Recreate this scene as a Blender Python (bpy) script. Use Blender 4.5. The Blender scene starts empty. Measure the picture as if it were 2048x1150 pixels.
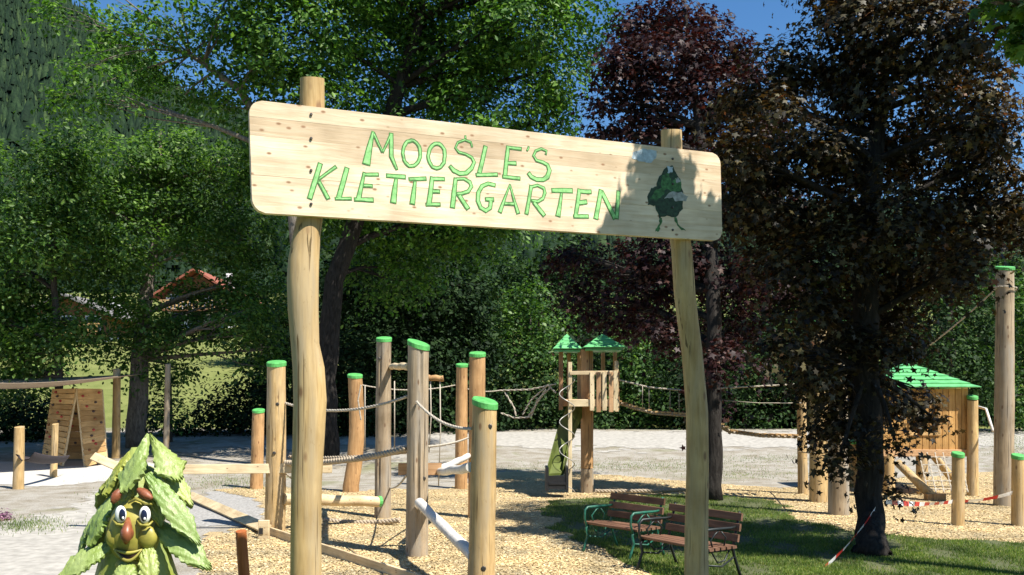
import bpy, math, random
import numpy as np
from mathutils import Vector, Matrix, Quaternion

S = bpy.context.scene
COL = S.collection
R = math.radians
random.seed(7)
rng = np.random.default_rng(11)

# ------------------------------------------------------------------ camera, sky, sun, exposure
EYE = 2.2          # eye height above the play area
F = 1774.0         # focal length in photograph pixels (2048 wide)
HZ = 800.0         # row of the horizon
cam = bpy.data.cameras.new('camera'); camo = bpy.data.objects.new('camera', cam); COL.objects.link(camo)
camo.location = (0, 0, EYE); camo.rotation_euler = (R(90), 0, 0)
cam.sensor_width = 36; cam.lens = 36 * F / 2048; cam.shift_y = (HZ - 575) / 2048
cam.clip_start = .1; cam.clip_end = 5000
S.camera = camo
SUN_AZ, SUN_EL = 38.0, 56.0     # degrees from +x towards the camera; elevation
TOSUN = Vector((math.cos(R(SUN_AZ)) * math.cos(R(SUN_EL)), -math.sin(R(SUN_AZ)) * math.cos(R(SUN_EL)), math.sin(R(SUN_EL))))
wd = bpy.data.worlds.new('World'); S.world = wd; wd.use_nodes = True
wn = wd.node_tree.nodes; wn.clear()
sky = wn.new('ShaderNodeTexSky'); sky.sky_type = 'NISHITA'; sky.sun_disc = False
sky.sun_elevation = R(SUN_EL); sky.sun_rotation = R(90 + SUN_AZ); sky.altitude = 900
sky.air_density = 1.0; sky.dust_density = 0.2; sky.ozone_density = 2.0
bg = wn.new('ShaderNodeBackground'); bg.inputs[1].default_value = .058
wo = wn.new('ShaderNodeOutputWorld')
hs = wn.new('ShaderNodeHueSaturation'); hs.inputs['Saturation'].default_value = 1.25; hs.inputs['Value'].default_value = 1.55
wd.node_tree.links.new(sky.outputs[0], hs.inputs['Color']); wd.node_tree.links.new(hs.outputs[0], bg.inputs[0]); wd.node_tree.links.new(bg.outputs[0], wo.inputs[0])
sl = bpy.data.lights.new('sun', 'SUN'); sl.energy = 5.0; sl.angle = R(.5); sl.color = (1, .95, .87)
so = bpy.data.objects.new('sun', sl); COL.objects.link(so); so.location = (20, -10, 40)
so.rotation_euler = TOSUN.to_track_quat('Z', 'Y').to_euler()
S.view_settings.view_transform = 'Standard'; S.view_settings.look = 'None'
S.view_settings.exposure = 0.92; S.view_settings.gamma = 1.0; S.view_settings.use_curve_mapping = False
S.render.engine = 'CYCLES'; S.cycles.max_bounces = 6; S.cycles.transparent_max_bounces = 4

# ------------------------------------------------------------------ placing helpers
def sstep(a, b, x):
    t = np.clip((np.asarray(x, float) - a) / (b - a), 0, 1); return t * t * (3 - 2 * t)
def hgt(x, y):
    x = np.asarray(x, float); y = np.asarray(y, float)
    z = .85 * sstep(24, 41, y) + .2 * np.clip(y - 43, 0, None) * sstep(43, 50, y)
    z = z + .025 * np.sin(x * .9 + y * .37) * np.cos(y * .7 - x * .2) * sstep(10, 14, y)
    return z
def W(px, py, D): return Vector(((px - 1024) / F * D, D, EYE - (py - HZ) / F * D))
def GP(px, py):
    D = EYE * F / (py - HZ)
    for _ in range(12):
        x = (px - 1024) / F * D
        D = .5 * D + .5 * (EYE - float(hgt(x, D))) * F / (py - HZ)
    x = (px - 1024) / F * D
    return Vector((x, D, float(hgt(x, D))))

# ------------------------------------------------------------------ mesh helpers
def link(o, parent=None):
    COL.objects.link(o)
    if parent: o.parent = parent
    return o
def tag(o, label=None, cat=None, group=None, kind=None):
    if label: o['label'] = label
    if cat: o['category'] = cat
    if group: o['group'] = group
    if kind: o['kind'] = kind
    return o
def thing(name, loc, label, cat, group=None):
    o = bpy.data.objects.new(name, None); COL.objects.link(o); o.location = loc; o.empty_display_size = .1
    return tag(o, label, cat, group)
class MB:
    def __init__(s): s.v = []; s.f = []
    def add(s, v, f):
        n = len(s.v); s.v += [tuple(p) for p in v]; s.f += [tuple(i + n for i in q) for q in f]; return s
    def box(s, c, size, rot=None):
        c = Vector(c); h = Vector(size) / 2
        P = [Vector((a * h.x, b * h.y, d * h.z)) for a in (-1, 1) for b in (-1, 1) for d in (-1, 1)]
        if rot is not None: P = [rot @ p for p in P]
        return s.add([c + p for p in P], [(0, 1, 3, 2), (4, 6, 7, 5), (0, 4, 5, 1), (2, 3, 7, 6), (0, 2, 6, 4), (1, 5, 7, 3)])
    def tube(s, pts, rad, n=10, wob=0, seed=0, cap=True):
        pts = [Vector(p) for p in pts]; m = len(pts)
        if not hasattr(rad, '__len__'): rad = [rad] * m
        rg = random.Random(seed); V = []; U = None
        ph = [rg.uniform(0, 6.28) for _ in range(4)]
        for i, p in enumerate(pts):
            d = (pts[min(i + 1, m - 1)] - pts[max(i - 1, 0)])
            d = d.normalized() if d.length > 1e-9 else Vector((0, 0, 1))
            if U is None:
                U = d.cross(Vector((.123, 1, .07)));
                if U.length < .1: U = d.cross(Vector((1, 0, 0)))
            else: U = U - d * U.dot(d)
            U.normalize(); Q = d.cross(U)
            for k in range(n):
                a = 2 * math.pi * k / n
                r = rad[i]
                if wob: r *= 1 + wob * (math.sin(2 * a + ph[0] + i * .35) * .5 + math.sin(3 * a + ph[1] - i * .2) * .3 + math.sin(5 * a + ph[2]) * .2) + wob * .3 * rg.uniform(-1, 1)
                V.append(p + U * (math.cos(a) * r) + Q * (math.sin(a) * r))
        f = [(i * n + k, i * n + (k + 1) % n, (i + 1) * n + (k + 1) % n, (i + 1) * n + k) for i in range(m - 1) for k in range(n)]
        if cap: f += [tuple(range(n - 1, -1, -1)), tuple((m - 1) * n + k for k in range(n))]
        return s.add(V, f)
    def prism(s, poly, depth):      # poly: list of Vectors, depth: Vector offset
        n = len(poly); V = list(poly) + [Vector(p) + depth for p in poly]
        f = [tuple(range(n)), tuple(range(2 * n - 1, n - 1, -1))] + [(i, i + n, (i + 1) % n + n, (i + 1) % n) for i in range(n)]
        return s.add(V, f)
    def ell(s, c, r, n=14, m=9, rot=None):
        c = Vector(c); V = []
        for i in range(1, m):
            t = math.pi * i / m
            for k in range(n):
                a = 2 * math.pi * k / n
                p = Vector((math.sin(t) * math.cos(a) * r[0], math.sin(t) * math.sin(a) * r[1], math.cos(t) * r[2]))
                V.append(c + (rot @ p if rot is not None else p))
        top = Vector((0, 0, r[2])); bot = Vector((0, 0, -r[2]))
        if rot is not None: top = rot @ top; bot = rot @ bot
        V += [c + top, c + bot]; T = len(V) - 2
        f = [(i * n + k, i * n + (k + 1) % n, (i + 1) * n + (k + 1) % n, (i + 1) * n + k) for i in range(m - 2) for k in range(n)]
        f += [(T, (k + 1) % n, k) for k in range(n)] + [(T + 1, (m - 2) * n + k, (m - 2) * n + (k + 1) % n) for k in range(n)]
        return s.add(V, f)
    def build(s, name, mat, parent=None, org=None, smooth=False, bev=0):
        if org is None:
            org = Vector((0, 0, 0)); q = parent
            while q is not None: org = org + q.location; q = q.parent
        org = Vector(org)
        me = bpy.data.meshes.new(name)
        me.from_pydata([tuple(Vector(p) - org) for p in s.v], [], s.f)
        me.materials.append(mat)
        if smooth: me.shade_smooth()
        o = bpy.data.objects.new(name, me); link(o, parent)
        if parent is None: o.location = org
        if bev:
            b = o.modifiers.new('bevel', 'BEVEL'); b.width = bev; b.segments = 2; b.limit_method = 'ANGLE'
        return o
def smooth_angle(o, ang=40):
    o.data.set_sharp_from_angle(angle=R(ang))
def frame_from(x, up=Vector((0, 0, 1))):
    x = Vector(x).normalized(); y = up.cross(x)
    if y.length < 1e-4: y = Vector((0, 1, 0)).cross(x)
    y.normalize(); z = x.cross(y); return Matrix((x, y, z)).transposed()
_boxes = {}
def plank(name, a, b, w, t, mat, parent, nrm=None, bev=.006, jit=0):
    """a plank from a to b (world); w across, t thick along nrm; local X is the grain"""
    a = Vector(a); b = Vector(b); x = (b - a); L = x.length; x.normalize()
    n = Vector(nrm) if nrm is not None else Vector((0, 0, 1))
    z = (n - x * n.dot(x))
    if z.length < 1e-4: z = Vector((0, 1, 0)) - x * x.y
    z.normalize(); y = z.cross(x)
    M = Matrix((x, y, z)).transposed()
    key = (round(L, 2), round(w, 3), round(t, 3), mat.name, bev)
    if key not in _boxes:
        me = bpy.data.meshes.new(name)
        h = (L / 2, w / 2, t / 2); c = min(bev, t * .4, w * .4)
        V = []; F_ = []
        # octagonal-section bar with chamfered long edges
        sec = [(h[1] - c, -h[2]), (h[1], -h[2] + c), (h[1], h[2] - c), (h[1] - c, h[2]), (-h[1] + c, h[2]), (-h[1], h[2] - c), (-h[1], -h[2] + c), (-h[1] + c, -h[2])]
        for sx in (-1, 1): V += [(sx * h[0], p[0], p[1]) for p in sec]
        F_ = [(k, (k + 1) % 8, 8 + (k + 1) % 8, 8 + k) for k in range(8)] + [tuple(range(7, -1, -1)), tuple(range(8, 16))]
        F_ = [tuple(reversed(q)) for q in F_]
        me.from_pydata(V, [], F_); me.update(); me.flip_normals() if False else None
        me.materials.append(mat); _boxes[key] = me
    o = bpy.data.objects.new(name, _boxes[key]); link(o, parent)
    o.matrix_local = Matrix.Translation((a + b) / 2 - (parent.location if parent else Vector((0, 0, 0)))) @ M.to_4x4()
    if jit: o.rotation_euler.x += random.uniform(-jit, jit)
    return o
def np_mesh(name, verts, faces_k, mat, parent=None, smooth=False):
    """verts (N,3) ; faces_k (M,k)"""
    me = bpy.data.meshes.new(name); M_, k = faces_k.shape
    me.vertices.add(len(verts)); me.vertices.foreach_set('co', np.ascontiguousarray(verts, np.float32).ravel())
    me.loops.add(M_ * k); me.loops.foreach_set('vertex_index', np.ascontiguousarray(faces_k, np.int32).ravel())
    me.polygons.add(M_); me.polygons.foreach_set('loop_start', np.arange(0, M_ * k, k, dtype=np.int32))
    try: me.polygons.foreach_set('loop_total', np.full(M_, k, np.int32))
    except Exception: pass
    me.update(calc_edges=True)
    me.materials.append(mat)
    if smooth: me.shade_smooth()
    o = bpy.data.objects.new(name, me); link(o, parent); return o

# ------------------------------------------------------------------ materials
MATS = {}
def nm(name):
    m = bpy.data.materials.new(name); m.use_nodes = True; nt = m.node_tree
    b = nt.nodes['Principled BSDF']; MATS[name] = m
    return m, nt, b
def N(nt, t, **kw):
    n = nt.nodes.new(t)
    for k, v in kw.items(): setattr(n, k, v)
    return n
def ramp(nt, stops, fac=None):
    r = N(nt, 'ShaderNodeValToRGB'); e = r.color_ramp.elements
    while len(e) < len(stops): e.new(.5)
    for q, (p, c) in zip(e, stops): q.position = p; q.color = (*c, 1)
    if fac is not None: nt.links.new(fac, r.inputs[0])
    return r
def coords(nt, scale, rnd=True, kind='Object'):
    tc = N(nt, 'ShaderNodeTexCoord'); mp = N(nt, 'ShaderNodeMapping'); mp.inputs['Scale'].default_value = scale
    nt.links.new(tc.outputs[kind], mp.inputs[0])
    if rnd:
        oi = N(nt, 'ShaderNodeObjectInfo'); mu = N(nt, 'ShaderNodeMath', operation='MULTIPLY'); mu.inputs[1].default_value = 37.0
        nt.links.new(oi.outputs['Random'], mu.inputs[0])
        cb = N(nt, 'ShaderNodeCombineXYZ')
        for i in range(3): nt.links.new(mu.outputs[0], cb.inputs[i])
        nt.links.new(cb.outputs[0], mp.inputs['Location'])
    return mp.outputs[0]
def noise(nt, vec, sc, det=4, rough=.55, dist=0):
    n = N(nt, 'ShaderNodeTexNoise'); n.inputs['Scale'].default_value = sc; n.inputs['Detail'].default_value = det
    n.inputs['Roughness'].default_value = rough; n.inputs['Distortion'].default_value = dist
    nt.links.new(vec, n.inputs['Vector']); return n.outputs['Fac']
def mixc(nt, fac, a, b, mode='MIX'):
    m = N(nt, 'ShaderNodeMix', data_type='RGBA', blend_type=mode)
    for i, x in ((0, fac), (6, a), (7, b)):
        if isinstance(x, (int, float)): m.inputs[i].default_value = x
        elif isinstance(x, tuple): m.inputs[i].default_value = (*x, 1)
        else: nt.links.new(x, m.inputs[i])
    return m.outputs[2]
def bump(nt, b, h, st, dist=.01):
    n = N(nt, 'ShaderNodeBump'); n.inputs['Strength'].default_value = st; n.inputs['Distance'].default_value = dist
    nt.links.new(h, n.inputs['Height']); nt.links.new(n.outputs[0], b.inputs['Normal'])
def wood(name, dark, mid, light, axis='X', rough=.75, knot=(.22, .12, .06), knots=True, grey=None, vary=.25):
    m, nt, b = nm(name)
    k = {'X': (1.2, 14, 14), 'Z': (14, 14, 1.2)}[axis]
    v = coords(nt, k); g = noise(nt, v, 2.2, 6, .6, .6)
    c = ramp(nt, [(.25, dark), (.5, mid), (.75, light)], g).outputs[0]
    v2 = coords(nt, (1, 1, 1)); big = noise(nt, v2, 2.5, 3, .5)
    st = ramp(nt, [(.3, (.72, .68, .62)), (.65, (1.08, 1.06, 1.02))], big).outputs[0]
    c = mixc(nt, 1.0, c, st, 'MULTIPLY')
    oi = N(nt, 'ShaderNodeObjectInfo')
    vr = ramp(nt, [(0, (1 - vary, 1 - vary * 1.15, 1 - vary * 1.35)), (.5, (1, 1, 1)), (1, (1 + vary * .35, 1 + vary * .35, 1 + vary * .35))], oi.outputs['Random']).outputs[0]
    c = mixc(nt, 1.0, c, vr, 'MULTIPLY')
    if grey:
        gz = noise(nt, coords(nt, {'X': (.6, 5, 5), 'Z': (5, 5, .6)}[axis]), 1.3, 4)
        gm = ramp(nt, [(.45, (0, 0, 0)), (.68, (1, 1, 1))], gz).outputs[0]
        c = mixc(nt, gm, c, grey)
    if knots:
        vo = N(nt, 'ShaderNodeTexVoronoi'); vo.inputs['Scale'].default_value = 1.0
        nt.links.new(coords(nt, {'X': (7, 13, 13), 'Z': (7, 7, 3)}[axis]), vo.inputs['Vector'])
        km = ramp(nt, [(.07, (1, 1, 1)), (.16, (0, 0, 0))], vo.outputs['Distance']).outputs[0]
        c = mixc(nt, km, c, knot)
    if axis == 'Z':      # drying cracks and weather streaks along the grain
        ck = noise(nt, coords(nt, (26, 26, .55)), 1.6, 3, .5, .3)
        cm = ramp(nt, [(.335, (1, 1, 1)), (.375, (0, 0, 0))], ck).outputs[0]
        c = mixc(nt, cm, c, tuple(x * .38 for x in dark))
        sp = noise(nt, coords(nt, (9, 9, 4)), 3.0, 5, .7)
        c = mixc(nt, ramp(nt, [(.62, (0, 0, 0)), (.72, (1, 1, 1))], sp).outputs[0], c, tuple(x * .62 for x in mid))
    nt.links.new(c, b.inputs['Base Color']); b.inputs['Roughness'].default_value = rough
    b.inputs['Specular IOR Level'].default_value = .3
    bump(nt, b, g, .5, .006); return m
def plain(name, col, rough=.6, var=.15, sc=6, spec=.4, metal=0, bmp=.2):
    m, nt, b = nm(name); v = coords(nt, (1, 1, 1)); n = noise(nt, v, sc, 5)
    lo = tuple(x * (1 - var) for x in col); hi = tuple(min(1, x * (1 + var)) for x in col)
    nt.links.new(ramp(nt, [(.3, lo), (.7, hi)], n).outputs[0], b.inputs['Base Color'])
    b.inputs['Roughness'].default_value = rough; b.inputs['Specular IOR Level'].default_value = spec; b.inputs['Metallic'].default_value = metal
    if bmp: bump(nt, b, n, bmp, .01)
    return m
def leafmat(name, stops, trans=.3, rough=.42, tcol=None, spec=.45, clump=1.3):
    m, nt, b = nm(name)
    g = N(nt, 'ShaderNodeNewGeometry')
    c = ramp(nt, stops, g.outputs['Random Per Island']).outputs[0]
    if clump:      # whole sprays differ in age and tone
        cn = noise(nt, coords(nt, (1, 1, 1), False), clump, 2, .5)
        c = mixc(nt, 1.0, c, ramp(nt, [(.32, (.62, .66, .70)), (.68, (1.38, 1.32, 1.15))], cn).outputs[0], 'MULTIPLY')
    nt.links.new(c, b.inputs['Base Color']); b.inputs['Roughness'].default_value = rough; b.inputs['Specular IOR Level'].default_value = spec
    tr = N(nt, 'ShaderNodeBsdfTranslucent')
    nt.links.new(mixc(nt, 1.0, c, tcol or (1.5, 1.7, .7), 'MULTIPLY'), tr.inputs[0])
    mx = N(nt, 'ShaderNodeMixShader'); mx.inputs[0].default_value = trans
    nt.links.new(b.outputs[0], mx.inputs[1]); nt.links.new(tr.outputs[0], mx.inputs[2])
    nt.links.new(mx.outputs[0], nt.nodes['Material Output'].inputs[0]); return m

M_SIGN = wood('sign_board_wood', (.62, .47, .31), (.74, .60, .43), (.81, .69, .53), 'X', .7, (.30, .17, .09), True, None, .2)
M_LOG = wood('peeled_log_wood', (.36, .24, .10), (.51, .355, .165), (.61, .45, .235), 'Z', .8, (.24, .14, .07), True, (.40, .31, .19), .12)
M_LOGG = wood('weathered_log_wood', (.26, .20, .13), (.36, .285, .195), (.44, .36, .255), 'Z', .85, (.16, .10, .06), True, (.30, .265, .215), .12)
M_LOGO = wood('orange_log_wood', (.33, .185, .08), (.46, .275, .125), (.56, .36, .18), 'Z', .75, (.20, .09, .04), True, None, .12)
M_LOGX = wood('beam_wood', (.44, .33, .19), (.60, .47, .29), (.68, .56, .37), 'X', .8, (.26, .15, .08), True, None, .2)
M_PALE = wood('pale_plank_wood', (.55, .43, .26), (.68, .56, .36), (.76, .65, .45), 'X', .8, (.3, .18, .1), True, None, .15)
M_LARCH = wood('larch_plank_wood', (.42, .25, .10), (.58, .38, .17), (.68, .47, .24), 'X', .7, (.24, .11, .05), True, None, .3)
M_TOWER = wood('tower_wood', (.36, .20, .10), (.52, .32, .17), (.62, .42, .25), 'X', .7, (.2, .1, .05), True, None, .3)
M_HOUSE = wood('playhouse_wood', (.36, .19, .06), (.50, .29, .10), (.58, .36, .15), 'X', .7, (.2, .1, .04), True, None, .25)
M_SLAT = wood('bench_slat_wood', (.10, .052, .033), (.17, .09, .056), (.24, .13, .085), 'X', .6, (.1, .05, .03), False, None, .3)
M_GREYPOLE = plain('grey_pole_wood', (.62, .58, .52), .7, .18, 9)
M_CAP = plain('green_cap_paint', (.09, .37, .09), .6, .3, 14)
M_ROOF = plain('green_roof_paint', (.12, .42, .15), .5, .25, 6)
M_LDARK = plain('letter_outline_paint', (.07, .20, .05), .7, .45, 40)
M_LGREEN = plain('letter_fill_paint', (.27, .60, .20), .65, .40, 22)
M_ROPE = plain('rope_fibre', (.38, .31, .22), .9, .3, 60)
M_ROPEW = plain('pale_rope_fibre', (.44, .39, .31), .9, .25, 60)
M_STEEL = plain('dark_iron', (.03, .035, .035), .45, .2, 20, .5, .6)
M_GIRON = plain('green_iron_paint', (.012, .10, .062), .45, .3, 20, .5)
M_BLACK = plain('black_plastic', (.02, .02, .022), .45, .2, 10)
M_SAIL = plain('shade_sail_cloth', (.36, .28, .20), .85, .12, 3)
M_BOLT = plain('bolt_steel', (.10, .09, .08), .5, .2, 20, .5, .8)
M_HOLDS = [plain('hold_red', (.35, .05, .04), .6), plain('hold_dark', (.06, .04, .04), .6), plain('hold_brown', (.2, .08, .03), .6)]
def bark(name, a, b_, sc=9):
    m, nt, b = nm(name); v = coords(nt, (sc, sc, sc * .25)); n = noise(nt, v, 1.6, 7, .65, .8)
    nt.links.new(ramp(nt, [(.3, a), (.65, b_)], n).outputs[0], b.inputs['Base Color']); b.inputs['Roughness'].default_value = .95
    b.inputs['Specular IOR Level'].default_value = .1
    bump(nt, b, n, .9, .04); return m
M_BARK = bark('grey_bark', (.07, .055, .045), (.24, .21, .17))
M_BARKD = bark('dark_bark', (.03, .025, .022), (.11, .095, .08))
M_LG = leafmat('green_maple_leaf', [(0, (.024, .066, .010)), (.5, (.058, .142, .020)), (.85, (.112, .22, .032)), (1, (.17, .28, .055))], .38, .5, None, .3, .9)
M_LG2 = leafmat('left_tree_leaf', [(0, (.024, .064, .012)), (.5, (.058, .13, .022)), (.85, (.118, .21, .038)), (1, (.19, .28, .085))], .38, .5, None, .3)
M_LDK = leafmat('shade_dark_leaf', [(0, (.006, .016, .006)), (.6, (.012, .030, .009)), (1, (.03, .06, .018))], .15, .65, None, .12)  # near-black leaves: shade under the big trees is put into the colour
M_LBUSH = leafmat('bush_leaf', [(0, (.02, .055, .012)), (.5, (.045, .11, .02)), (1, (.11, .19, .04))], .3, .5, None, .3)
M_LCOP = leafmat('copper_leaf', [(0, (.014, .007, .008)), (.6, (.030, .012, .013)), (.9, (.05, .02, .018)), (1, (.08, .04, .026))], .2, .5, (1.8, .75, .55), .2)
M_LBRZ = leafmat('bronze_maple_leaf', [(0, (.014, .011, .007)), (.5, (.038, .032, .016)), (.85, (.080, .068, .027)), (.96, (.125, .105, .042)), (1, (.15, .06, .025))], .2, .5, (1.7, 1.0, .45), .25)
M_LMID = leafmat('mid_dark_leaf', [(0, (.010, .026, .008)), (.6, (.022, .052, .014)), (1, (.06, .11, .028))], .22, .6, None, .15)
M_BARKK = bark('shade_black_bark', (.012, .010, .009), (.045, .04, .035))  # bark darkened in colour to stand for trunks in shade
M_LCON = leafmat('conifer_needles', [(0, (.006, .016, .009)), (.6, (.011, .026, .012)), (.9, (.018, .037, .016)), (1, (.036, .06, .022))], 0, .8, None, .1)

# ground materials --------------------------------------------------
def ground_mat():
    m, nt, b = nm('gravel_ground'); v = coords(nt, (1, 1, 1), False)
    fine = noise(nt, v, 28, 6, .7); mid = noise(nt, v, 1.6, 5, .6, .4); big = noise(nt, v, .35, 4, .55, .6)
    c = ramp(nt, [(.3, (.24, .22, .19)), (.55, (.34, .32, .28)), (.75, (.44, .42, .375))], fine).outputs[0]
    dirt = ramp(nt, [(.36, (.74, .69, .60)), (.6, (1.06, 1.05, 1.03))], mid).outputs[0]
    c = mixc(nt, 1.0, c, dirt, 'MULTIPLY')
    # meadow beyond the bank, thin grass patches before it
    sx = N(nt, 'ShaderNodeSeparateXYZ'); nt.links.new(v, sx.inputs[0])
    mr = N(nt, 'ShaderNodeMapRange'); mr.inputs[1].default_value = 40.5; mr.inputs[2].default_value = 43
    nt.links.new(sx.outputs[1], mr.inputs[0])
    gr = ramp(nt, [(.3, (.11, .135, .035)), (.7, (.20, .215, .07))], noise(nt, v, .6, 6, .65)).outputs[0]
    patch = ramp(nt, [(.56, (0, 0, 0)), (.66, (1, 1, 1))], big).outputs[0]
    pm = N(nt, 'ShaderNodeMath', operation='MULTIPLY'); nt.links.new(patch, pm.inputs[0]); pm.inputs[1].default_value = .55
    c = mixc(nt, pm.outputs[0], c, (.16, .17, .06))
    c = mixc(nt, mr.outputs[0], c, gr)
    m2 = N(nt, 'ShaderNodeMapRange'); m2.inputs[1].default_value = 9.5; m2.inputs[2].default_value = 7.5      # unseen lawn before the gate, put in to cut bounced light
    nt.links.new(sx.outputs[1], m2.inputs[0]); c = mixc(nt, m2.outputs[0], c, mixc(nt, .5, gr, (.06, .10, .025)))
    nt.links.new(c, b.inputs['Base Color']); b.inputs['Roughness'].default_value = .95; b.inputs['Specular IOR Level'].default_value = .1
    bump(nt, b, fine, .8, .03); return m
M_GROUND = ground_mat()
def chipmat():
    m, nt, b = nm('wood_chip_bed'); v = coords(nt, (1, 1, 1), False)
    vo = N(nt, 'ShaderNodeTexVoronoi'); vo.inputs['Scale'].default_value = 26; nt.links.new(v, vo.inputs['Vector'])
    n = noise(nt, v, 30, 5, .7); big = noise(nt, v, .8, 4, .5)
    c = ramp(nt, [(.25, (.36, .26, .13)), (.5, (.50, .385, .215)), (.75, (.60, .48, .29))], n).outputs[0]
    c = mixc(nt, 1.0, c, ramp(nt, [(.3, (.82, .80, .76)), (.7, (1.08, 1.07, 1.05))], big).outputs[0], 'MULTIPLY')
    nt.links.new(c, b.inputs['Base Color']); b.inputs['Roughness'].default_value = .9; b.inputs['Specular IOR Level'].default_value = .15
    bump(nt, b, vo.outputs['Distance'], 1.0, .04); return m
M_CHIPBED = chipmat()
M_CHIP = leafmat('wood_chip', [(0, (.36, .26, .13)), (.2, (.51, .39, .205)), (.7, (.60, .47, .265)), (1, (.71, .60, .40))], .0, .85, None, .2)
def lawnmat():
    m, nt, b = nm('lawn_soil'); v = coords(nt, (1, 1, 1), False); n = noise(nt, v, 9, 6, .7); big = noise(nt, v, 1.2, 3)
    c = ramp(nt, [(.3, (.05, .06, .02)), (.7, (.10, .11, .04))], n).outputs[0]
    c = mixc(nt, ramp(nt, [(.6, (0, 0, 0)), (.75, (1, 1, 1))], big).outputs[0], c, (.14, .13, .05))
    nt.links.new(c, b.inputs['Base Color']); b.inputs['Roughness'].default_value = .95; bump(nt, b, n, .6, .03); return m
M_LAWN = lawnmat()
M_GRASS = leafmat('grass_blade', [(0, (.065, .115, .022)), (.5, (.12, .185, .04)), (.8, (.18, .24, .06)), (1, (.30, .29, .11))], .35, .6, None, .3)
M_ASPH = plain('grey_fine_gravel', (.30, .29, .27), .95, .4, 22, .1, 0, .5)
M_SAND = plain('pale_sand', (.46, .44, .40), .95, .12, 20, .1, 0, .4)
M_PATH = plain('pale_path_gravel', (.35, .33, .29), .95, .25, 6, .1, 0, .5)

# ------------------------------------------------------------------ ground sheet
def grid(xs, ys, zf, name, mat, kind='structure'):
    X, Y = np.meshgrid(xs, ys); Z = zf(X, Y)
    v = np.stack([X.ravel(), Y.ravel(), Z.ravel()], 1); nx, ny = len(xs), len(ys)
    i = np.arange(nx * ny).reshape(ny, nx)
    f = np.stack([i[:-1, :-1], i[:-1, 1:], i[1:, 1:], i[1:, :-1]], -1).reshape(-1, 4)
    o = np_mesh(name, v, f, mat, None, True); o['kind'] = kind; return o
gx = np.unique(np.concatenate([np.arange(-220, -30, 8.), np.arange(-30, 30, .6), np.arange(30, 221, 8.)]))
gy = np.unique(np.concatenate([np.arange(-40, 9, 3.), np.arange(9, 46, .5), np.arange(46, 126, 3.), [125.]]))
ground = grid(gx, gy, hgt, 'ground', M_GROUND)

# ------------------------------------------------------------------ mountain and far wood
RPX = np.array([-1500, -300, 0, 110, 200, 300, 400, 500, 800, 1200, 2048, 2600, 4000])
RPY = np.array([60, -60, -25, 12, 90, 160, 205, 240, 330, 400, 430, 380, 300])
def mz(x, y):
    x = np.asarray(x, float); y = np.asarray(y, float)
    px = 1024 + F * x / np.maximum(y, 1); ry = np.interp(px, RPX, RPY)
    zr = EYE + (HZ - ry) / F * 560
    t = np.clip((y - 120) / 440, 0, 1.6)
    z0 = .85 + .2 * 77
    z = z0 + (zr - z0) * np.where(t < 1, t ** 1.25, 1 - (t - 1) * .5)
    return z + 5 * sstep(0, .3, t) * (np.sin(x * .035 + y * .02) + .6 * np.sin(x * .09 - y * .05)) - 1.2 * (1 - sstep(0, .03, t))
m, nt, b = nm('mountain_ground'); v = coords(nt, (1, 1, 1), False)
nt.links.new(ramp(nt, [(.4, (.012, .028, .012)), (.66, (.05, .08, .025))], noise(nt, v, .02, 4)).outputs[0], b.inputs['Base Color']); b.inputs['Roughness'].default_value = 1
ys = np.arange(118, 800, 12.); xs = np.arange(-620, 621, 12.)
mountain = grid(xs, ys, mz, 'mountain', m)
def forest():
    rg = np.random.default_rng(3); K = 5; n = 20000
    D = 126 + 450 * rg.random(n) ** .8; px = np.where(rg.random(n) < .25, rg.uniform(-350, 2400, n), rg.uniform(-300, 760, n))
    ok = ~((D < 190) & (px > 60) & (px < 700) & (rg.random(n) < .8)); D = D[ok]; px = px[ok]; n = len(D)
    x = (px - 1024) / F * D; z = mz(x, D) - .3; h = rg.uniform(6, 13, n) * (1 + .35 * (rg.random(n) > .85)); fat = rg.uniform(.75, 1.25, n)
    V = []; Fc = []; o = 0
    for a, t, r in [(.03, .46, .20), (.22, .66, .165), (.42, .84, .12), (.62, 1.0, .075)]:
        an = rg.uniform(0, 6.28, (n, 1)) + np.arange(K) * 2 * np.pi / K + rg.normal(size=(n, K)) * .25
        rr = r * (h * fat)[:, None] * (1 + .5 * rg.uniform(-1, 1, (n, K)))
        ring = np.stack([x[:, None] + np.cos(an) * rr, D[:, None] + np.sin(an) * rr, (z + a * h)[:, None] + rg.uniform(-.07, .07, (n, K)) * h[:, None]], -1)
        tip = np.stack([x, D, z + t * h], -1)[:, None]
        V.append(np.concatenate([ring, tip], 1).reshape(-1, 3)); k = np.arange(K); base = (o + np.arange(n) * (K + 1))[:, None]
        Fc.append(np.stack([base + k, base + (k + 1) % K, np.broadcast_to(base + K, (n, K))], -1).reshape(-1, 3)); o += n * (K + 1)
    o = np_mesh('forest', np.concatenate(V), np.concatenate(Fc), M_LCON)
    tag(o, 'dark conifer forest covering the far mountain slope', 'forest', kind='stuff')
forest()

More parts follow.
